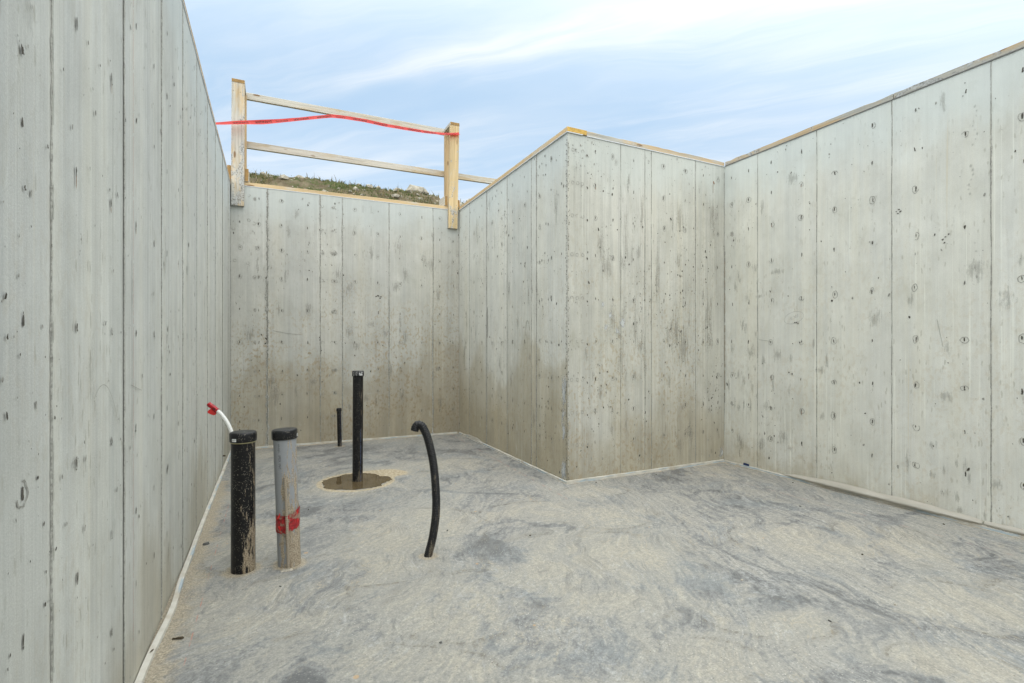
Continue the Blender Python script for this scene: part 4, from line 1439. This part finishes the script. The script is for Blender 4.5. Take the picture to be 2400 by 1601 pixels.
# open, walled mouth
endc = hl[-1]
tdir = (hl[-1] - hl[-3]).normalized()
inner = [mb.vert(endc + (Vector(mb.v[i]) - endc) * .80) for i in rows[-1]]
deep = [mb.vert(Vector(mb.v[i]) - tdir * .03) for i in inner]
for k in range(28):
    k2 = (k + 1) % 28
    mb.face((rows[-1][k], rows[-1][k2], inner[k2], inner[k]))
    mb.face((inner[k], inner[k2], deep[k2], deep[k]))
mb.face(tuple(deep))
P_HOSE = plastic('black_hose_plastic', (.010, .0105, .012), .35, .30, .40, (.2, -1), .10, .5)
link('hose_body', mb.mesh('hose_body', [P_HOSE], True), hose, (0, 0, 0))
mb = MB()
for i in range(60):
    a = rg.uniform(0, 6.28)
    q = .021 + rg.uniform(0, .008)
    s_ = rg.uniform(.001, .004)
    c_ = Vector((q * math.cos(a), q * math.sin(a), 0))
    top = mb.vert(c_ + Vector((0, 0, s_)))
    ring_ = [mb.vert(c_ + Vector((s_ * 1.3 * math.cos(k * 1.257), s_ * 1.3 * math.sin(k * 1.257), -.001))) for k in range(5)]
    for k in range(5):
        mb.face((top, ring_[k], ring_[(k + 1) % 5]))
link('mortar_collar', mb.mesh('mortar_collar', [M_MORT]), hose, (0, 0, 0))

# white water tube, its end taped red
tube = empty('water_tube', (-.196, 3.272, 0))
tag(tube, 'bent white plastic tube behind the black pipe with a red taped end', 'tube')
M_PEX = plain('white_tube_plastic', (.72, .72, .69), .35, .05, 30, .02, .5)
pp = resample(catmull([(-.196, 3.272, .10), (-.194, 3.272, .30), (-.196, 3.273, .45), (-.203, 3.279, .53), (-.219, 3.286, .595), (-.240, 3.296, .645), (-.268, 3.309, .687), (-.300, 3.325, .718), (-.330, 3.340, .743)], 12), .006)
pl_ = [p - Vector(tube.location) for p in pp]
mb = MB()
sweep(mb, pl_, lambda i, s_, a: .0108, 20)
link('tube_body', mb.mesh('tube_body', [M_PEX], True), tube, (0, 0, 0))
mb = MB()
tp_ = resample(pl_[-11:] + [pl_[-1] + (pl_[-1] - pl_[-2])], .0018)
sweep(mb, tp_, lambda i, s_, a: .0128 + .0022 * mnoise.noise(Vector((math.cos(a) * 2, math.sin(a) * 2, s_ * 90))) + .0012 * ((s_ * 60 + a / 6.28) % 1), 22)
M_WRAP2, g, b = mat('red_shiny_tape')
n1 = g.noise(g.obj(), 70, 4, .6, .8).outputs[0]
g.put(b.inputs['Base Color'], g.mix(g.mr(n1, .36, .46), (.030, .006, .008), (.40, .008, .016)))
b.inputs['Roughness'].default_value = .2
g.put(b.inputs['Normal'], g.bump(n1, .7, .004))
link('end_wrap', mb.mesh('end_wrap', [M_WRAP2], True), tube, (0, 0, 0))
mb = MB()
f0 = pl_[-5]
fw_ = [(0, 0), (-.016, -.008), (-.026, -.020), (-.022, -.028), (-.010, -.036), (.004, -.042), (.014, -.040), (.020, -.030), (.012, -.010)]
ids = [mb.vert(f0 + Vector((u, .002 * math.sin(i * 2) - .010, w_ - .004))) for i, (u, w_) in enumerate(fw_)]
ids2 = [mb.vert(Vector(mb.v[i]) + Vector((0, .0006, 0))) for i in ids]
mb.face(ids)
mb.face(ids2[::-1])
for i in range(len(ids)):
    j = (i + 1) % len(ids)
    mb.face((ids[i], ids2[i], ids2[j], ids[j]))
link('tape_flap', mb.mesh('tape_flap', [M_RED]), tube, (0, 0, 0))
mb = MB()
lathe(mb, [(.0165, -.02), (.0165, .15), (.0150, .152), (.0112, .152)], 24)
link('sleeve', mb.mesh('sleeve', [P_CAP], True), tube, (0, 0, 0))

# ------------------------------------------------------------------ foam strips along the wall feet
m_, g, b = mat('foam_strip')
n1 = g.noise(g.obj(), 18, 5, .6).outputs[0]
n2 = g.noise(g.mul(g.obj(), (4, 4, 60)), 1.0, 4, .6).outputs[0]
col = g.mix(g.mr(n1, .3, .7), (.47, .445, .385), (.58, .565, .51))
col = g.mix(g.m('MULTIPLY', g.mr(n2, .52, .58), g.mr(g.attr('edge'), .4, .6, 0, .55)), col, (.24, .37, .48))
col = g.mix(g.mr(g.noise(g.obj(), 7, 4).outputs[0], .52, .68, 0, .5), col, (.37, .31, .22))
g.put(b.inputs['Base Color'], col)
b.inputs['Roughness'].default_value = .75
M_FOAM = m_


def strip(p0, p1, nrm, w, h, label, gap=None, seed=0, wig=.002):
    p0, p1, nrm = Vector((*p0, 0)), Vector((*p1, 0)), Vector((*nrm, 0))
    L = (p1 - p0).length
    n = int(L / .03)
    mb = MB()
    prev = None
    for i in range(n + 1):
        q = p0.lerp(p1, i / n)
        o = 0.0016 + (gap(q) if gap else 0) + wig * (1 + mnoise.noise(Vector((seed, i * .12, 0))))
        hh = h * (1 + .12 * mnoise.noise(Vector((seed + 5, i * .2, 0))))
        tl = .12 * h * mnoise.noise(Vector((seed + 9, i * .1, 0)))
        row = [mb.vert(q + nrm * o + Vector((0, 0, -.004))), mb.vert(q + nrm * o + Vector((0, 0, hh))), mb.vert(q + nrm * (o + w) + Vector((0, 0, hh * .93 + tl)), 1.0), mb.vert(q + nrm * (o + w + .001) + Vector((0, 0, -.004)), 1.0)]
        # lighter upper arris kept crisp by doubling it
        if prev:
            for k in range(4):
                k2 = (k + 1) % 4
                mb.face((prev[k], row[k], row[k2], prev[k2]))
        else:
            mb.face(row)
        prev = row
    mb.face(prev[::-1])
    me = mb.mesh('foam_strip', [M_FOAM])
    o = link('foam_strip', me)
    shift_origin(o, (p0 + p1) / 2)
    tag(o, label, 'foam strip', 'foam strips along the wall feet')


strip((LX, -3), (LX, 5.90), (1, 0), .020, .014, 'pale foam strip lying along the foot of the left wall', lambda q: .017 * math.exp(-((q.y - 2.42) / .22) ** 2) + .006 * math.exp(-((q.y - 2.9) / .3) ** 2), 1)
strip((LX + .03, 5.928), (BXx - .03, 5.879), (0, -1), .012, .018, 'thin white foam strip along the foot of the far wall', None, 2)
strip((BXx, 5.85), (BXx, CY - .014), (-1, 0), .014, .020, 'white foam strip along the foot of the short return wall', None, 3, .003)
strip((BXx - .016, CY), (RX - .02, 3.359), (0, -1), .012, .024, 'blue-printed white foam strip under the wall facing the camera', None, 4, .001)
strip((RX, 3.345), (RX, -3), (-1, 0), .016, .018, 'sandy foam strip along the foot of the right wall', None, 5, .004)

# plastic film peeling up behind the right strip
m_, g, b = mat('milky_film')
n1 = g.noise(g.mul(g.obj(), (30, 3, 30)), 1.0, 4).outputs[0]
g.put(b.inputs['Base Color'], g.mix(g.mr(n1, .3, .7), (.42, .40, .345), (.52, .495, .44)))
b.inputs['Roughness'].default_value = .38
tr = g.n('ShaderNodeBsdfTranslucent')
tr.inputs['Color'].default_value = (.6, .56, .48, 1)
mx = g.n('ShaderNodeMixShader')
mx.inputs[0].default_value = .25
m_.node_tree.links.new(b.outputs[0], mx.inputs[1])
m_.node_tree.links.new(tr.outputs[0], mx.inputs[2])
m_.node_tree.links.new(mx.outputs[0], m_.node_tree.nodes['Material Output'].inputs['Surface'])


def film(y0, y1, X_, sgn, hts, label, seed):
    mb = MB()
    n = int(abs(y1 - y0) / .012)
    prev = None
    for i in range(n + 1):
        y = y0 + (y1 - y0) * i / n
        h_ = .78 * float(np.interp(i / n, [q[0] for q in hts], [q[1] for q in hts]))
        o_ = float(np.interp(i / n, [q[0] for q in hts], [q[2] for q in hts]))
        wv = mnoise.noise(Vector((seed, y * 4, 0)))
        wv2 = mnoise.noise(Vector((seed, y * 15, 4)))
        row = []
        for k in range(9):
            t = k / 8
            a = t * 2.3
            ox = .004 + (o_ * math.sin(a) ** .8 if a > 0 else 0) * (1 + .25 * wv) + .0015 * wv2 * math.sin(t * 3)
            z = h_ * (1 + .12 * wv) * (1 - t) + .020 * t + .003 * wv2 * t
            row.append(mb.vert((X_ + sgn * ox, y, z)))
        if prev:
            for k in range(8):
                mb.face((prev[k], row[k], row[k + 1], prev[k + 1]))
        prev = row
    o = link('plastic_film', mb.mesh('plastic_film', [m_], True))
    shift_origin(o, (X_, (y0 + y1) / 2, 0))
    tag(o, label, 'plastic film', 'plastic film edges')


film(2.78, 1.47, RX, -1, [(0, .018, .004), (.08, .052, .028), (.30, .080, .045), (.5, .085, .050), (.56, .075, .04), (.8, .078, .042), (.94, .07, .035), (1, .055, .02)], 'milky plastic film bulging out along the foot of the right wall', 1)
film(1.46, -.6, RX, -1, [(0, .056, .018), (.15, .068, .022), (.3, .10, .03), (1, .10, .035)], 'strip of plastic film at the near right edge of the floor', 2)
film(5.72, 5.05, BXx, -1, [(0, .018, .002), (.3, .05, .012), (.7, .055, .012), (1, .02, .003)], 'small scrap of plastic film at the foot of the return wall', 3)

# ------------------------------------------------------------------ litter on the floor
def chip(name, loc, pts, th, material, label, cat, rot=0, group=None, curl=0.0):
    mb = MB()
    n = len(pts)
    lo_, hi_ = [], []
    for (x, y) in pts:
        z = curl * (x * x + y * y) * 40
        q = Vector((x * math.cos(rot) - y * math.sin(rot), x * math.sin(rot) + y * math.cos(rot), 0))
        lo_.append(mb.vert(q + Vector((0, 0, z))))
        hi_.append(mb.vert(q * .8 + Vector((0, 0, z + th * random.uniform(.6, 1.3)))))
    mb.face(lo_[::-1])
    mb.face(hi_)
    for i in range(n):
        j = (i + 1) % n
        mb.face((lo_[i], lo_[j], hi_[j], hi_[i]))
    o = link(name, mb.mesh(name, [material]), None, loc)
    tag(o, label, cat, group)
    return o


def rag(rx, ry, n=11, j=.3):
    return [(rx * (1 + random.uniform(-j, j)) * math.cos(2 * math.pi * k / n), ry * (1 + random.uniform(-j, j)) * math.sin(2 * math.pi * k / n)) for k in range(n)]


M_STONE = plain('dark_stone', (.10, .10, .095), .8, .3, 200, .4)
M_LEAF = plain('dry_leaf', (.055, .042, .025), .8, .4, 120, .5)
M_BLUE = plain('blue_plastic', (.012, .03, .10), .4, .2, 50, .1, .5)
M_CHIPY = plain('yellow_splinter', (.50, .31, .10), .8, .2, 60, .2)
chip('stone', (-.33, 3.17, .001), rag(.020, .012), .008, M_STONE, 'dark flat stone by the left foam strip', 'stone', .2)
chip('leaf', (-.314, 2.19, .002), [(-.022, -.004), (-.014, .0), (-.004, .004), (.006, .007), (.016, .006), (.019, .0), (.012, -.005), (.002, -.004), (-.010, -.004)], .006, M_LEAF, 'curled dark leaf on the floor near the left wall', 'leaf', -.25, curl=.05)
chip('leaf', (LX + .018, 2.116, .0165), [(-.012, -.003), (0, .0015), (.012, .002), (.003, -.003)], .002, M_LEAF, 'thin leaf fragment lying on the left foam strip', 'leaf', 1.0)
chip('wood_chip', (LX + .012, 5.05, .11), rag(.012, .006), .01, M_LEAF, 'small brown chip stuck low on the left wall', 'wood chip', 0)
chip('leaf', (-.115, 3.28, .001), rag(.010, .004), .004, M_LEAF, 'tiny dark fragment behind the black capped pipe', 'leaf', .3)
mb = MB()
for (dx, dy, dz) in ((-.005, -.027, 0), (.005, -.027, 0), (.005, .027, 0), (-.005, .027, 0)):
    mb.vert((dx, dy, .016)); mb.vert((dx * .8, dy * .96, .034 + .003 * (dy > 0)))
for f_ in ((0, 2, 3, 1), (2, 4, 5, 3), (4, 6, 7, 5), (6, 0, 1, 7), (1, 3, 5, 7), (0, 6, 4, 2)):
    mb.face(f_)
o = link('plastic_scrap', mb.mesh('plastic_scrap', [M_BLUE]), None, (RX - .014, 3.11, 0))
tag(o, 'small dark blue plastic scrap at the foot of the right wall', 'plastic scrap')
for i, (x, y) in enumerate(((.03, 2.47), (1.32, 2.52), (1.95, 1.62), (2.34, 1.19), (1.97, 1.23), (1.55, .98), (.21, 3.55), (.92, 2.8), (-.34, 2.55), (-.3, 3.7), (.35, 5.78), (1.4, 5.75), (1.96, 5.1), (1.98, 4.2), (2.3, 3.27), (2.9, 3.26), (3.55, 3.2), (3.7, 2.6), (3.72, 2.0), (3.66, 1.6), (3.2, 2.2), (2.75, 1.55), (.55, 1.75), (1.05, 3.4))):
    chip('pebble', (x, y, .0005), rag(random.uniform(.004, .008), random.uniform(.003, .005), 7), .004, random.choice((M_STONE, M_LEAF, M_MORT)), 'tiny pebble lying loose on the floor', 'pebble', random.uniform(0, 3), 'pebbles scattered on the floor')
# ------------------------------------------------------------------ ground outside and the earth bank
mg, g, b = mat('rough_earth')
P = g.pos()
n1 = g.noise(P, 2.4, 7, .65).outputs[0]
n2 = g.noise(P, 11, 6, .7).outputs[0]
n3 = g.noise(P, .9, 5, .6).outputs[0]
col = g.mix(g.mr(n1, .3, .7), (.085, .066, .040), (.175, .145, .095))
col = g.mix(g.mr(n2, .58, .68, 0, .7), col, (.34, .31, .25))
col = g.mix(g.mr(g.m('ADD', n3, g.m('MULTIPLY', g.m('SUBTRACT', n2, .5), .5)), .45, .56, 0, .85), col, (.055, .078, .022))
g.put(b.inputs['Base Color'], col)
b.inputs['Roughness'].default_value = .95
b.inputs['Specular IOR Level'].default_value = .1
g.put(b.inputs['Normal'], g.bump(n2, .7, .05))
gz = 2.42
x0, x1, y0, y1 = LX - WT - .01, RX + WT + .01, -5 - WT - .01, 5.93 + WT + .01
mb = MB()
Bv = 900
for (a, b_, c_, d_) in ((-Bv, x0, -Bv, Bv), (x1, Bv, -Bv, Bv), (x0, x1, -Bv, y0), (x0, x1, y1, Bv), (BXx + WT + .01, x1, CY + WT + .02, y1)):
    mb.face([mb.vert(p) for p in ((a, c_, gz), (b_, c_, gz), (b_, d_, gz), (a, d_, gz))])
tag(link('ground', mb.mesh('ground', [mg])), 'bare earth around the basement walls', 'ground', kind='structure')

# bank: ridge at y ~ 10, about 4.1 m up
nxh, nyh = 260, 110
HX = np.linspace(-5, 11, nxh)
HY = np.linspace(6.6, 15, nyh)


def hill_z(x, y):
    t = min(max((y - 6.9) / 3.1, 0), 1)
    t = t * t * (3 - 2 * t)
    bk = min(max((y - 10.6) / 4.0, 0), 1)
    cr = 4.13 + .03 * math.sin(x * 1.1) + .04 * mnoise.noise(Vector((x * .9, 3, 0))) + (-.06 if x > 3 else 0)
    z = gz - .05 + (cr - gz + .02) * t * (1 - bk * bk * (3 - 2 * bk))
    q = Vector((x * 1.7, y * 1.7, 0))
    z += t * (.03 * mnoise.noise(q) + .055 * mnoise.noise(q * 3.1) + .06 * mnoise.noise(q * 7))
    return z


co = [(x, y, hill_z(x, y)) for y in HY for x in HX]
idx = np.arange(nxh * nyh).reshape(nyh, nxh)
fq = np.stack([idx[:-1, :-1], idx[:-1, 1:], idx[1:, 1:], idx[1:, :-1]], -1).reshape(-1, 4).tolist()
me = bpy.data.meshes.new('hill')
me.from_pydata(co, [], fq)
setmats(me, [mg])
sm(me, False)
tag(link('hill', me), 'rough earth bank beyond the far wall', 'hill', kind='structure')

# grass on the bank
M_GRASS, g, b = mat('grass_blades')
k = g.attr('edge')
g.put(b.inputs['Base Color'], g.mix(g.mr(k, 0, 1, smooth=False), (.045, .085, .018), (.20, .165, .085)))
b.inputs['Roughness'].default_value = .8
b.inputs['Specular IOR Level'].default_value = .15
mb = MB()
rg = np.random.default_rng(5)
cnt = 0
while cnt < 26000:
    x, y = rg.uniform(-2.5, 6.5), rg.uniform(7.6, 10.5)
    dens = mnoise.noise(Vector((x * 1.1, y * 1.3, 5))) + .5 * mnoise.noise(Vector((x * 4, y * 4, 9)))
    if dens < rg.uniform(-.25, .5):
        continue
    cnt += 1
    dry = 1.0 if rg.random() < .28 else float(rg.uniform(0, .45))
    h_ = rg.uniform(.015, .06) * (2.8 if dry == 1.0 and rg.random() < .15 else 1)
    a = rg.uniform(0, 6.28)
    w_ = rg.uniform(.004, .009)
    bx, by = math.cos(a) * w_, math.sin(a) * w_
    lx, ly = rg.normal(0, .35) * h_, rg.normal(0, .35) * h_
    z = hill_z(x, y) - .01
    i = [mb.vert((x - bx, y - by, z), dry), mb.vert((x + bx, y + by, z), dry), mb.vert((x + bx * .7 + lx * .4, y + by * .7 + ly * .4, z + h_ * .6), dry), mb.vert((x - bx * .7 + lx * .4, y - by * .7 + ly * .4, z + h_ * .6), dry), mb.vert((x + lx, y + ly, z + h_), dry)]
    mb.face((i[0], i[1], i[2], i[3]))
    mb.face((i[3], i[2], i[4]))
tag(link('grass', mb.mesh('grass', [M_GRASS])), 'short patchy grass and dry stalks on the earth bank', 'grass', kind='stuff')

# rubble (stuff) and the larger rocks (things)
M_ROCK = plain('pale_limestone', (.32, .295, .24), .95, .35, 14, .6, .1)


def rock(mb, c, r, sd_, sq=.7, sub=1):
    bm = bmesh.new()
    bmesh.ops.create_icosphere(bm, subdivisions=sub, radius=1)
    base = len(mb.v)
    bm.verts.index_update()
    for v in bm.verts:
        q = v.co.normalized()
        k = 1 + .45 * mnoise.noise(q * 1.3 + Vector((sd_, 0, 0))) + .2 * mnoise.noise(q * 3.5 + Vector((0, sd_, 0)))
        mb.vert((c[0] + q.x * r * k, c[1] + q.y * r * k * .9, c[2] + q.z * r * k * sq))
    for f_ in bm.faces:
        mb.face([base + v.index for v in f_.verts])
    bm.free()


mb = MB()
for i in range(800):
    x, y = rg.uniform(-2.5, 6.0), rg.uniform(7.8, 10.4)
    r_ = .012 + .075 * rg.random() ** 5
    rock(mb, (x, y, hill_z(x, y) + r_ * .2), r_, i * 1.7)
tag(link('rubble', mb.mesh('rubble', [M_ROCK])), 'small broken stones strewn over the earth bank', 'rubble', kind='stuff')
for i, (x, y, r_, lab) in enumerate(((2.55, 9.9, .20, 'widest pale rock on the bank, right of centre below the lower rail'), (2.98, 10.0, .16, 'blocky pale rock just left of the right guard post'),
                                     (2.75, 9.9, .10, 'low pale rock tucked between the two larger rocks'), (2.22, 9.9, .14, 'squat pale rock at the left end of the rock cluster'),
                                     (3.78, 9.9, .15, 'pale rock showing right of the right guard post'), (.42, 10.0, .10, 'single small rock on the left stretch of the bank crest'))):
    mb = MB()
    rock(mb, (0, 0, 0), r_, 40 + i * 3.1, .75, 2)
    o = link('rock', mb.mesh('rock', [M_ROCK]), None, (x, y, hill_z(x, y) + r_ * .25))
    tag(o, lab, 'rock', 'rocks on the bank')
